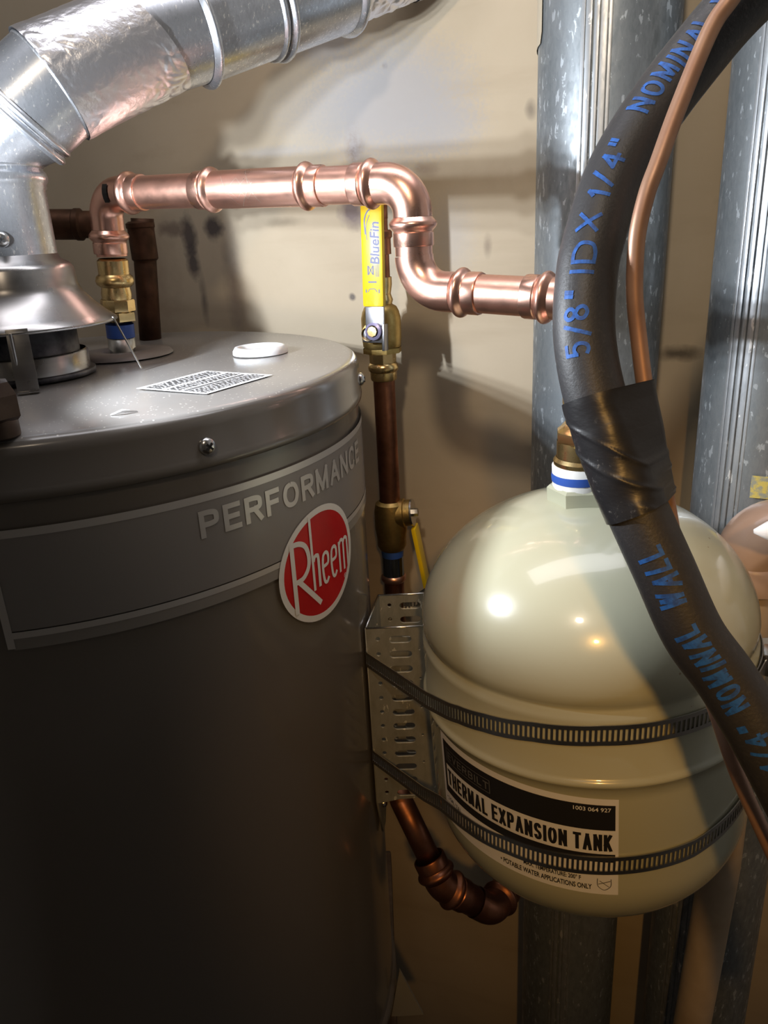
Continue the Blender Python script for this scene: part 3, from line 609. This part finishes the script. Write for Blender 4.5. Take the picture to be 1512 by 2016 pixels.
G().tube([q + Z * vz(430)] + arc + [wb_ + Z * vz(375)], .0108 * VK, 20).obj('elbow', COPPER_DARK, R1)
VA = thing('ball_valve', 'brass ball valve with upright yellow lever beside the heater lid', 'valve', (VX, VY, vz(690)))
G().lathe([(.0130, vz(692)), (.0165, vz(690)), (.0165, vz(684)), (.0178, vz(680)), (.0185, vz(665)), (.0185, vz(625)), (.0170, vz(612)), (.0150, vz(603)), (.0112, vz(598))], q, Z, 32).obj('body', BRASS_CAST, VA, 35.0)
G().lathe([(.0185, vz(693)), (.0185, vz(683))], q, Z, 8, .2).obj('body_hex', BRASS_CAST, VA, False)
fn = Vector((-.42, -.9, .05)).normalized(); fx = Vector((-fn.y, fn.x, 0)).normalized() * 1; fx = fx if fx.x > 0 else -fx; fz = fx.cross(-fn).normalized(); fz = fz if fz.z > 0 else -fz
st0 = q + Z * vz(652)
G().lathe([(.0090, .010), (.0090, .026), (.0060, .0265), (.0060, .034)], st0, fn, 20).obj('stem', BRASS_CAST, VA, 35.0)
HP = st0 + fn * .031
def oncam(px, py): # point of the lever plane seen at a pixel
    r = ray(px, py); return r * (HP.dot(fn) / r.dot(fn))
hb = oncam(738, 652); htop = oncam(733, 392); hmid = oncam(738, 600); dd = (htop - hmid).normalized(); sx_ = dd.cross(fn).normalized()
sx_ = sx_ if sx_.x > 0 else -sx_
lev = G(); lev.box(hb.lerp(hmid, .30) - fn * .001, sx_, dd, fn, .0200, (hmid - hb).length * 1.5, .0028, .0006); lev.box(hb - fn * .003 - dd * .005 - sx_ * .0105, sx_, dd, fn, .006, .012, .006, .0008); lev.box(hb - fn * .003 - dd * .006 + sx_ * .0095, sx_, dd, fn, .003, .026, .010, .0008)
lever = lev.obj('lever', mat('lever_steel', (.34, .34, .36), 1, .25), VA, 30.0)
GL = (htop - hmid).length
grip = G().box((htop + hmid) / 2 + fn * .001, sx_, dd, fn, .0225, GL + .004, .0072, .0028).obj('grip', YELLOW, lever, 40.0); grip['label'] = 'yellow vinyl grip of the lever'
nut = G().lathe([(.0078, 0), (.0078, .0035), (.0058, .0048), (.0052, .004)], hb + fn * .001, fn, 24).obj('stem_nut', PURPLE, lever, 35.0)
G().lathe([(.0046, .0), (.0046, .0062), (.0003, .0064)], hb + fn * .001, fn, 8).obj('stem_end', BRASS, lever, False)
go = (htop + hmid) / 2 + fn * .00475
gm = lambda u, v: go + dd * u - sx_ * v
hx_ = GL / 2
pr_ = [fit2d('BlueFin', .038, .0098, hx_ - .058, -.0082, .022, .12)]
pr_ += [stroke2d([(hx_ - .031, .006), (hx_ - .018, .0066), (hx_ - .010, .0025), (hx_ - .008, -.0055)], .0013), stroke2d([(hx_ - .036, .0045), (hx_ - .024, .0052), (hx_ - .014, .0015)], .0007)]
cz = -hx_ + .031
pr_ += [rect2d(cz - .0035, cz + .0055, .0042, .0048), rect2d(cz - .0035, cz + .0055, -.0020, -.0014)] + [stroke2d(P, .0008, 1) for P in ([(cz - .003, -.0008), (cz + .005, .0036)], [(cz + .005, -.0008), (cz - .003, .0036)], [(cz - .003, -.0008), (cz + .005, -.0008)], [(cz - .003, .0036), (cz + .005, .0036)])]
for k in (0, 1, 2): pr_.append(rect2d(cz - .005, cz + .006, -.0044 - k * .0014, -.0038 - k * .0014))
pr_ += [rect2d(cz - .0105, cz - .0090, -.0045, .0042)]
pr_ += [stroke2d([(cz - .019, -.0050), (cz - .0165, -.003), (cz - .0160, 0), (cz - .0165, .003), (cz - .019, .0050)], .0007), rect2d(cz - .0195, cz - .0165, .0060, .0072), rect2d(cz - .0200, cz - .0165, -.0076, -.0064)]
lt = flat('lettering', pr_, gm, HANDBLUE, grip, 1); lt['label'] = 'slate blue printing on the yellow grip'
# lower valve, lying on its side
zl = vz(1022); ql = q + Z * zl; sd = (Vector((.95, -.22, .10))).normalized()
VB = thing('ball_valve', 'lower brass ball valve with hanging yellow lever, right of the red badge', 'valve', (VX, VY, vz(1085)))
VA['group'] = VB['group'] = 'ball valves on the copper riser'
G().lathe([(.0110, vz(985)), (.0150, vz(990)), (.0165, vz(1005)), (.0165, vz(1040)), (.0150, vz(1058)), (.0150, vz(1072)), (.0125, vz(1080))], q, Z, 28).obj('body', BRASS_CAST, VB, 35.0)
G().lathe([(.0150, 0), (.0150, .016), (.0135, .017), (.0135, .0235), (.0005, .0237)], ql + Z * .006, sd, 28).obj('bonnet', BRASS_CAST, VB, 35.0)
lever = G().lathe([(.0140, .0240), (.0140, .0258), (.0005, .0260)], ql + Z * .006, sd, 24).obj('lever', STEEL, VB, 35.0)
G().lathe([(.0042, .026), (.0042, .031), (.0004, .032)], ql + Z * .006, sd, 6).obj('stem_nut', STEEL_DARK, lever, False)
hs = ql + Z * .002 + sd * .0245; dwn = (Vector((.16, -.02, -1))).normalized(); sw = dwn.cross(sd).normalized()
G().box(hs + dwn * .062, sw, dwn, sd, .021, .100, .0055, .0022).obj('grip', YELLOW, lever, 40.0)
G().lathe([(.0112, vz(1078)), (.0112, vz(1132))], q, Z, 28).obj('nipple', mat('chromed_nipple', (.34, .38, .46), 1, .15), R1)
G().lathe([(.0112, vz(1081)), (.0116, vz(1086)), (.0112, vz(1094))], q, Z, 28).obj('nipple_collar', BLUE, R1)
G().lathe([(.0115, vz(1130)), (.0130, vz(1133)), (.0130, vz(1140)), (.0115, vz(1143))], q, Z, 28).obj('press_ring', COPPER, R1)
G.RS = 1.0
# lower end of the riser, angled out under the tank
k0 = q + Z * vz(1140); k1 = D(775, 1545, .765); k2 = D(870, 1742, .765); k3 = D(968, 1792, .785); k4 = D(1020, 1718, .84)
LP = thing('copper_drain_pipe', 'dark copper pipe slanting under the cream tank with two elbows', 'pipe', k1)
pipe('pipe', k0, Vector((q.x, q.y, -.46)), .0104 * VK, COPPER_DARK, R1)
k1 = Vector((q.x + .004, q.y - .02, D(775, 1500, .765).z)) if False else k1
arc, _ = bend(Vector((q.x, q.y, -.40)), k1 - (k2 - k1) * .15, k2, .02)
G().tube([k1 - (k2 - k1) * .12, k2], .0115, 24).obj('pipe', COPPER_DARK, LP)
e_, a_, c_ = elbow(k1, k2, k3, .020, .002, .001, LP, COPPER_DARK, 1.08)
c0_ = c_
e_, a_, c_ = elbow(k2, k3, k4, .020, .012, .004, LP, COPPER_DARK, 1.08, False, True)
G().tube([c0_, a_], .0150, 24).obj('pipe', COPPER_DARK, LP)

# ------------------------------------------------------------------ flue: draft hood, vent pipe
FA = AY(38, 640, .64); FX, FYY = FA.x, FA.y; fz_ = lambda py: AY(38, py, FYY).z; q = Vector((FX, FYY, 0)); k = .0004223 # metre per pixel there
G().lathe([(.001, ZT + .004), (.052, ZT + .004), (.0525, ZT + .0035), (.0525, ZT), (.001, ZT)], q, Z, 48).obj('flue_flange', STEEL_BASE, H)
G().lathe([(.0485, ZT + .001), (.0485, ZT + .018), (.047, ZT + .0195)], q, Z, 48).obj('flue_ring', ALU, H)
G().lathe([(.0425, ZT + .005), (.0425, fz_(640)), (.0405, fz_(640)), (.0405, ZT + .005)], q, Z, 48).obj('flue_collar', STEEL_BASE, H)
DH = thing('draft_hood', 'dull aluminium bell-shaped draft hood standing on legs over the heater lid', 'hood', (FX, FYY, ZT))
zr = -.0600
G().lathe([(.0750, zr), (.0762, zr + .0008), (.0755, zr + .0026), (.0700, zr + .0070), (.0610, zr + .0150), (.0525, zr + .0250), (.0500, zr + .0310), (.0490, zr + .0430), (.0465, zr + .0470), (.0405, zr + .0500), (.0390, zr + .0540), (.0380, zr + .0545)], q, Z, 96).obj('bell', ALU, DH)
def leg(ang, w_, rt, rb_):
    a = math.radians(ang); e = Vector((math.sin(a), -math.cos(a), 0)); t = Vector((e.y, -e.x, 0)); g = G()
    g.box(q + e * (rt + rb_) / 2 + Z * (ZT + zr + .004) / 2, t, e, (Z * (zr + .004 - ZT) + e * (rt - rb_)), w_, .0012, (zr + .006 - ZT) , .0003); w_ > .01 and g.box(q + e * rb_ + Z * (ZT + .0008), t, e, Z, w_, .010, .0014, .0003); w_ > .01 and g.tube([q + e * (rt + rb_) / 2 + t * w_ * .3 + Z * (ZT + .001), q + e * (rt + rb_) / 2 + t * w_ * .3 + Z * (zr + .002)], .0012, 8)
    g.obj('leg', ALU, DH, 30.0)
leg(22, .015, .0745, .083); leg(92, .0022, .0750, .092); leg(200, .012, .0745, .083)
screw(DH, q + Vector((.0392 * math.sin(.42), -.0392 * math.cos(.42), zr + .066)), (math.sin(.42), -math.cos(.42), .0), .0058)
VP = thing('vent_pipe', 'shiny galvanised vent pipe with foil-wrapped elbow above the copper line', 'vent pipe', (FX, FYY, zr + .054))
RV = .0388
G().lathe([(RV, zr + .049), (RV, zr + .100), (RV + .0012, zr + .1015), (RV + .0012, zr + .104), (RV + .0026, zr + .106), (RV + .0032, zr + .109), (RV + .0026, zr + .112), (RV + .0008, zr + .114), (RV + .0008, zr + .118)], q, Z, 64).obj('riser', GALV_VENT, VP)
C0 = q + Z * (zr + .116)
cen = [C0, AY(37, 228, .64), AY(100, 170, .65), AY(285, 82, .685), AY(378, 55, .705), AY(521, 8, .74), AY(674, -42, .78), AY(800, -85, .805), AY(930, -128, .835)]
def gore(name, i, j, r0, r1, n0, n1, m, seg=72, rings=6, bead0=0.0, bead1=0.0, crumple=0.0):
    a, b = Vector(cen[i]), Vector(cen[j]); dr = (b - a).normalized(); u, w_, _ = frame(dr); v = []; f = []
    if crumple: seg, rings = 260, 120
    for s in range(rings + 1):
        t = s / rings; r = r0 + (r1 - r0) * t
        for kk in range(seg):
            th = 2 * PI * kk / seg; e = u * math.cos(th) + w_ * math.sin(th)
            def cut(P, n): # slide along the axis onto the mitre plane
                pt_ = e * r; return P + pt_ - dr * (pt_.dot(n) / dr.dot(n))
            pa_ = cut(a, n0)
            if i == 0: pa_ = a + (pa_ - a).normalized() * r
            p = pa_.lerp(cut(b, n1), t)
            if crumple:
                am = .5 + max(-.2, noise.noise(p * 18 + Vector((3, 1, 7)))) * 1.4; pw = p + Vector((noise.noise(p * 60), noise.noise(p * 60 + Vector((5, 5, 5))), noise.noise(p * 60 + Vector((9, 2, 4))))) * .006
                d1 = noise.voronoi(Vector((pw.x * 75, pw.y * 75, pw.z * 130)))[0]; d2 = noise.voronoi(pw * 210)[0]
                p = p + e * crumple * (1.1 * am * (d1[1] - d1[0] if d1[1] - d1[0] < .5 else .5) + .16 * am * d2[0] + .7 * noise.noise(p * 22))
            v.append(p)
    for s in range(rings):
        for kk in range(seg): f.append((s * seg + kk, s * seg + (kk + 1) % seg, (s + 1) * seg + (kk + 1) % seg, (s + 1) * seg + kk))
    return pyd(name, v, f, m, VP)
def ringbead(c, n, r, w_=.006, h=.0035, name='bead', m=GALV_VENT):
    pr_ = [(r, -w_ / 2)] + [(r + h * math.sin(PI * i / 8), -w_ / 2 + w_ * i / 8) for i in range(1, 8)] + [(r, w_ / 2)]
    return G().lathe(pr_, c, n, 72).obj(name, m, VP)
dirs = [(cen[i + 1] - cen[i]).normalized() for i in range(len(cen) - 1)]
mit = [Vector((0, 0, 1))] + [(dirs[i] + dirs[i + 1]).normalized() for i in range(len(dirs) - 1)] + [dirs[-1]]
n3 = (Matrix.Rotation(math.radians(-20), 3, 'Y') @ dirs[2]).normalized()
gore('gore', 0, 1, RV + .0005, RV + .0010, mit[0], mit[1], GALV_VENT)
gore('gore', 1, 2, RV + .0006, RV + .0006, mit[1], mit[2], GALV_VENT)
fo = gore('foil_tape', 2, 3, RV + .0024, RV + .0018, mit[2], n3, FOIL, crumple=.0016); fo['label'] = 'crumpled shiny foil tape wrapped round the elbow'
gore('sleeve', 3, 4, RV + .0006, RV + .0006, n3, dirs[3], GALV_VENT)
gore('sleeve', 4, 5, RV + .0016, RV + .0008, dirs[3], dirs[4], GALV_VENT); gore('sleeve', 5, 6, RV + .0018, RV + .0010, dirs[4], dirs[5], GALV_VENT)
for c, n_, r, w_, h in ((cen[0] + Z * .001, Z, RV + .0006, .004, .0014), (cen[1] - mit[1] * .004, mit[1], RV * 1.02, .006, .0026), (cen[1] + mit[1] * .003, mit[1], RV * 1.02, .005, .0018), (cen[2], mit[2], RV * 1.02, .003, .0008), (cen[4] + dirs[3] * .001, dirs[3], RV + .001, .0085, .0050), (cen[5] - dirs[4] * .0050, dirs[4], RV + .001, .006, .0026), (cen[5] + dirs[4] * .0030, dirs[4], RV + .0014, .008, .0045), (cen[6] - dirs[5] * .004, dirs[5], RV + .0012, .010, .0042)): ringbead(c, n_, r, w_, h)
fe = gore('foil_end', 6, 7, RV - .004, RV - .006, dirs[6], dirs[6], FOIL, crumple=.0022); fe['label'] = 'wrinkled foil end of the vent pipe'
gore('sleeve', 7, 8, RV - .004, RV - .004, dirs[6], dirs[7], GALV_VENT)

# dark bronze fitting on the lid, close to the lens side
DF = thing('relief_plug', 'dark bronze hex plug on the heater lid at the left edge', 'plug', AZ(-8, 862, ZT))
dp = Vector(DF.location)
G().lathe([(.0125, 0), (.0135, .001), (.0135, .012), (.012, .014)], dp, Z, 24).obj('collar', BRONZE_DK, DF, 35.0)
G().lathe([(.0150, .010), (.0168, .012), (.0168, .024), (.0135, .031), (.0005, .033)], dp, Z, 6, .5).obj('hex_head', BRONZE_DK, DF, False)

# old blackened pipes behind the heater
O1 = AY(90, 442, .80); O2 = AY(215, 442, .80); od = (O2 - O1).normalized(); O0 = O1 - od * .3
P1 = thing('old_pipe', 'blackened horizontal copper pipe on the wall behind the vent', 'pipe', O1)
G().tube([O0, O2], .0125, 24).obj('pipe', COPPER_OLD, P1); om = AY(148, 442, .80)
G().lathe([(.0126, -.034), (.0140, -.033), (.0140, .0), (.0148, .001), (.0148, .006), (.0126, .008)], om, od, 28).obj('coupling', COPPER_OLD, P1, 35.0)
v0 = AZ(296, 672, ZT); v0.y = min(v0.y, .86); vx = AY(292, 640, .85); vtop = AY(280, 430, .85)
P2 = thing('old_pipe', 'blackened vertical pipe stub rising behind the bright copper drop', 'pipe', (vx.x, .85, ZT))
P1['group'] = P2['group'] = 'old blackened pipes'
G().tube([(vx.x, .85, ZT - .001), (vtop.x, .85, vtop.z)], .0115, 24).obj('pipe', COPPER_OLD, P2)
cm = AY(283, 490, .85); G().lathe([(.0116, -.012), (.0135, -.010), (.0135, .020), (.0145, .021), (.0145, .025), (.0116, .027)], cm, Z, 24).obj('coupling', COPPER_OLD, P2, 35.0)

# ------------------------------------------------------------------ galvanised ducts
def duct(c, r, label, seams, extra=None):
    o = thing('galvanised_duct', label, 'duct', (c[0], c[1], -1.55), 'vertical galvanised ducts'); q_ = Vector((c[0], c[1], 0))
    G().lathe([(r, -1.549), (r, -.5), (r, 0), (r, .748)], q_, Z, 96).obj('pipe', GALV, o)
    for a in seams:
        a = math.radians(a); g = G(); n_ = Vector((math.sin(a), -math.cos(a), 0)); t = Vector((math.cos(a), math.sin(a), 0))
        for off, w_, h in ((-.0088, .0030, .0010), (-.0040, .0046, .0020), (.0022, .0036, .0024), (.0072, .0050, .0012), (.0118, .0024, .0006)):
            b = off / r; nb = (n_ * math.cos(b) + t * math.sin(b)); tb = (t * math.cos(b) - n_ * math.sin(b))
            g.box(q_ + nb * (r + h / 2 - .0004) + Z * -.40, tb, Z, nb, w_, 2.28, h + .0004, min(w_, h) * .3)
        g.obj('seam', GALV_SEAM, o, 30.0)
    return o
c1_ = (.2063, .7283); r1_ = .0571
def ang_at(c, r, px, py): # angle on a duct of the point seen at a pixel
    d = ray(px, py); A = d.x ** 2 + d.y ** 2; Bq = -2 * (d.x * c[0] + d.y * c[1]); Cq = c[0] ** 2 + c[1] ** 2 - r * r; tq = (-Bq - math.sqrt(max(0, Bq * Bq - 4 * A * Cq))) / 2 / A
    p = d * tq; return math.degrees(math.atan2(p.x - c[0], -(p.y - c[1])))
D1 = duct(c1_, r1_, 'left galvanised duct with a vertical lock seam, behind the black hose', [ang_at(c1_, r1_, 1163, 250)])
c2_ = (.3505, .6755); r2_ = .0575
D2 = duct(c2_, r2_, 'right galvanised duct at the picture edge, beyond the bare copper tube', [ang_at(c2_, r2_, 1489, 400)])
fl_ = cylm(c2_, r2_, .0006); ua = math.radians(ang_at(c2_, r2_, 1494, 955)) * r2_; zb_ = AY(1494, 958, c2_[1] - r2_).z
o = flat('sticker', [rect2d(ua - .006, ua + .016, zb_ - .012, zb_ + .008, 8, 2)], cylm(c2_, r2_, .0030), YLABEL, D2, 1); o['label'] = 'scuffed faded yellow sticker'
pa_ = ang_at(c1_, r1_, 1066, 60); uu = math.radians(pa_) * r1_
g = []
fl_ = cylm(c1_, r1_, .0012); zt_ = AY(1063, 100, c1_[1]).z
tp = flat('paper_strip', [([(uu - .030, .5), (uu + .004, .5), (uu + .004, zt_ + .012), (uu + .001, zt_ + .004), (uu - .030, zt_)], [(0, 4, 3, 2, 1)])], fl_, PAPERTAN, D1, .01); tp['label'] = 'loose tan paper strip on the left side of the duct'

# ------------------------------------------------------------------ aged PVC condensate pipe on the right
pv = [AY(1362, 2016, .585), AY(1418, 1700, .585), AY(1470, 1250, .585), AY(1478, 1140, .585)]
PV = thing('pvc_pipe', 'aged tan plastic pipe behind the tank with pinkish rounded elbow on top', 'pipe', (pv[0].x, .585, -1.55))
bot = pv[0] + (pv[0] - pv[1]) * ((pv[0].z + 1.548) / (pv[1].z - pv[0].z)); G().tube([bot] + pv, .0184, 28).obj('pipe', PVC, PV)
ec = AY(1490, 1058, .585); dwn = (pv[3] - ec).normalized(); g = G()
arc, _ = bend(pv[3], AY(1486, 1046, .585), AY(1486, 1046, .585) + Vector((.16, -.02, -.012)), .020)
g.tube([pv[3] - Vector((0, 0, .001))] + arc + [arc[-1] + Vector((.09, -.011, -.006))], .0286, 40)
el_ = g.obj('elbow', PVCP, PV)
G().lathe([(.0184, -.005), (.0300, -.004), (.0307, 0), (.0307, .017), (.0286, .020)], pv[3], Z, 36).obj('collar', PVCP, PV, 35.0)
wp = AY(1484, 1046, .50); WPP = thing('foam_cone', 'torn white foam cone poking in at the right edge before the pinkish elbow', 'foam', wp)
g = G(); dv = Vector((.05, -.012, .004)); pts = [wp + dv * t for t in (0, .15, .4, .8, 1.4, 2.2)]; g.tube(pts, [.0015, .006, .0125, .0155, .017, .017], 22); g.obj('cone', FOAMW, WPP)
G().tube([wp + dv * .30 + Vector((-.002, -.010, .010)), wp + dv * .42 + Vector((0, -.0085, .0135))], [.0012, .0022], 8).obj('tear', BRONZE_DK, WPP)
ta_ = AY(1476, 1286, .50); tb_ = AY(1540, 1268, .50)
TBk = thing('zinc_tab', 'small shiny metal tab with screw sticking out behind the hose at right', 'tab', ta_)
G().box((ta_ + tb_) / 2 + Vector((.006, .005, -.004)), X, Y + Z * .35, Z - Y * .35, .040, .022, .0014, .0003).obj('plate', CLEAR, TBk, False)
screw(TBk, AY(1500, 1282, .503), (0, -.4, .9), .0042)

# ------------------------------------------------------------------ insulated line, bare tube, tape
dh = .361
HP_ = [(2250, -330, .40), (2000, -270, .38), (1800, -200, .365), (1640, -130, dh), (1560, -85, dh), (1500, -32, dh), (1430, 38, dh), (1357, 126, dh), (1301, 199, dh), (1254, 268, dh), (1216, 336, dh), (1191, 398, dh), (1164, 490, dh), (1155, 540, dh), (1149, 620, dh), (1153, 690, dh), (1168, 769, dh), (1196, 860, dh), (1226, 940, dh), (1260, 1018, dh), (1306, 1119, dh), (1363, 1245, dh), (1430, 1338, dh), (1492, 1440, .36), (1562, 1572, .36), (1625, 1700, .36), (1690, 1850, .36), (1740, 2000, .36), (1790, 2200, .36)]
hp = catmull([D(*p) for p in HP_], 8)
HO = tag(G().tube(hp, .0143, 40).obj('insulated_line', RUBBER), 'thick black foam-insulated line with blue handwriting, curving before the tank', 'hose')
SL = [0]
for i in range(len(hp) - 1): SL.append(SL[-1] + (hp[i + 1] - hp[i]).length)
def proj(p): c = ROT.transposed() @ p; return 756 + FOC * c.x / -c.z, 1008 - FOC * c.y / -c.z
PX = [proj(p) for p in hp]
def sat(px, py): i = min(range(len(hp)), key=lambda j: (PX[j][0] - px) ** 2 + (PX[j][1] - py) ** 2); return SL[i]
def hfr(s):
    i = max(0, min(len(hp) - 2, next((j for j in range(len(SL) - 1) if SL[j + 1] >= s), len(hp) - 2))); t = (s - SL[i]) / (SL[i + 1] - SL[i]); p = hp[i].lerp(hp[i + 1], t)
    ta = (hp[max(i - 1, 0)] - hp[min(i + 2, len(hp) - 1)]).normalized() # upward along the line
    n_ = -p; n_ = (n_ - ta * n_.dot(ta)).normalized(); return p, ta, n_
def handwriting(s, pa, pb, h, sh=0.0, t=.0017, jit=.06):
    sa, sb = sat(*pa), sat(*pb); L = abs(sa - sb)
    def fn(u, vv):
        p, ta, n_ = hfr(sa - u); y = n_.cross(ta); a = (vv + sh) / .0143; return p + (n_ * math.cos(a) + y * math.sin(a)) * .01452
    return flat('handwriting', letters(s, L, h, 0, -h / 2, t, .30, .6, jit), fn, CHALK, HO, .0025)
handwriting('5/8"', (1150, 714), (1150, 590), .0118, .0030); handwriting('ID', (1152, 562), (1163, 500), .0112, .0022); handwriting('X', (1166, 480), (1178, 442), .0105, .0040)
handwriting('1/4"', (1187, 415), (1232, 308), .0105, .0042); handwriting('NOMINAL', (1262, 258), (1388, 86), .0108, .0064); handwriting('W', (1408, 62), (1432, 36), .0108, .0064)
handwriting('1/4"', (1513, 1480), (1468, 1398), .0105, .0020); handwriting('NOMINAL', (1450, 1370), (1345, 1208), .0118, .0022, .0020, .10); handwriting('WALL', (1338, 1180), (1283, 1072), .0125, .0022, .0020, .10)
TU = [(2200, -400, .36), (1950, -330, .345), (1750, -255, .33), (1560, -160, .325), (1490, -72, .330), (1438, 0, .334), (1398, 61, .336), (1336, 210, .337), (1296, 320, .338), (1274, 380, .340), (1256, 455, .344), (1250, 528, .348), (1250, 590, .351), (1256, 653, .354), (1270, 765, .357), (1290, 870, .360), (1311, 975, .371), (1330, 1080, .378), (1352, 1190, .388), (1380, 1310, .392), (1409, 1400, .392), (1454, 1530, .392), (1526, 1690, .392), (1590, 1830, .392), (1650, 1990, .392), (1700, 2180, .392)]
tp_ = catmull([D(*p) for p in TU], 8)
tag(G().tube(tp_, .0038, 18).obj('copper_tube', COPPER_TUBE), 'thin bare copper tube crossing the black insulated line', 'tube')
# tape: the skin round both
i0 = min(range(len(hp)), key=lambda j: abs(PX[j][1] - 778) + (0 if PX[j][0] < 1300 else 999)); i1 = min(range(len(hp)), key=lambda j: abs(PX[j][1] - 1012)); v = []; f = []; NS = 90
rows = 150
for r in range(rows + 1):
    s = SL[i0] + (SL[i1] - SL[i0]) * r / rows; p, ta, n_ = hfr(s); y = n_.cross(ta)
    # tube position in the cross-section plane
    tq = min(((t_ - p) - ta * (t_ - p).dot(ta), abs((t_ - p).dot(ta))) for t_ in tp_ if True) if False else None
    best = None
    for a_, b_ in zip(tp_[:-1], tp_[1:]):
        da, db = (a_ - p).dot(ta), (b_ - p).dot(ta)
        if da * db <= 0 and (a_ - p).length < .12: best = a_.lerp(b_, da / (da - db) if da != db else 0); break
    tv = (best - p) if best else Vector(); tx_, ty_ = tv.dot(n_), tv.dot(y)
    for k_ in range(NS):
        th = 2 * PI * k_ / NS; ca, sa2 = math.cos(th), math.sin(th)
        s1 = .0149; s2 = tx_ * ca + ty_ * sa2 + .0044
        # support points of the two circles, whichever reaches further
        if s1 >= s2: qx, qy = .0149 * ca, .0149 * sa2
        else: qx, qy = tx_ + .0044 * ca, ty_ + .0044 * sa2
        P_ = p + n_ * qx + y * qy; amp = .0005
        P_ += (n_ * ca + y * sa2) * (amp * noise.noise(P_ * 90) + amp * 1.3 * math.exp(-(noise.noise(Vector((P_.x * 22, P_.y * 22, P_.z * 85 + P_.x * 40))) / .10) ** 2) + .0005)
        v.append(P_)
for r in range(rows):
    for k_ in range(NS): f.append((r * NS + k_, r * NS + (k_ + 1) % NS, (r + 1) * NS + (k_ + 1) % NS, (r + 1) * NS + k_))
tag(pyd('tape_wrap', v, f, TAPE), 'wrinkled black vinyl tape binding the copper tube to the insulated line', 'tape')

# ------------------------------------------------------------------ platform under the heater, scrap beside the heater's foot
ST = thing('heater_stand', 'dark wooden platform carrying the grey water heater', 'stand', (HC[0], HC[1], -1.55))
G().box((HC[0], .628, -.845), X, Y, Z, .50, .46, .028, .002).obj('top_board', FLOORM, ST, False)
for sx in (-1, 1):
    for sy in (-1, 1): G().box((HC[0] + sx * .200, .628 + sy * .19, -1.204), X, Y, Z, .06, .06, .690, .002).obj('leg', FLOORM, ST, False)
sc = AZ(795, 2000, -.831); sc.z = -.831
g = G(); g.add([sc + Vector(p) for p in ((-.014, 0, 0), (.022, .0, 0), (-.002, .012, .055), (-.014, .003, .001), (.022, .003, .001), (-.002, .015, .056))], [(0, 1, 2), (3, 5, 4), (0, 1, 4, 3), (1, 2, 5, 4), (0, 2, 5, 3)])
tag(g.obj('board_scrap', LINEN, None, False), 'pale torn board scrap beside the foot of the heater', 'scrap')
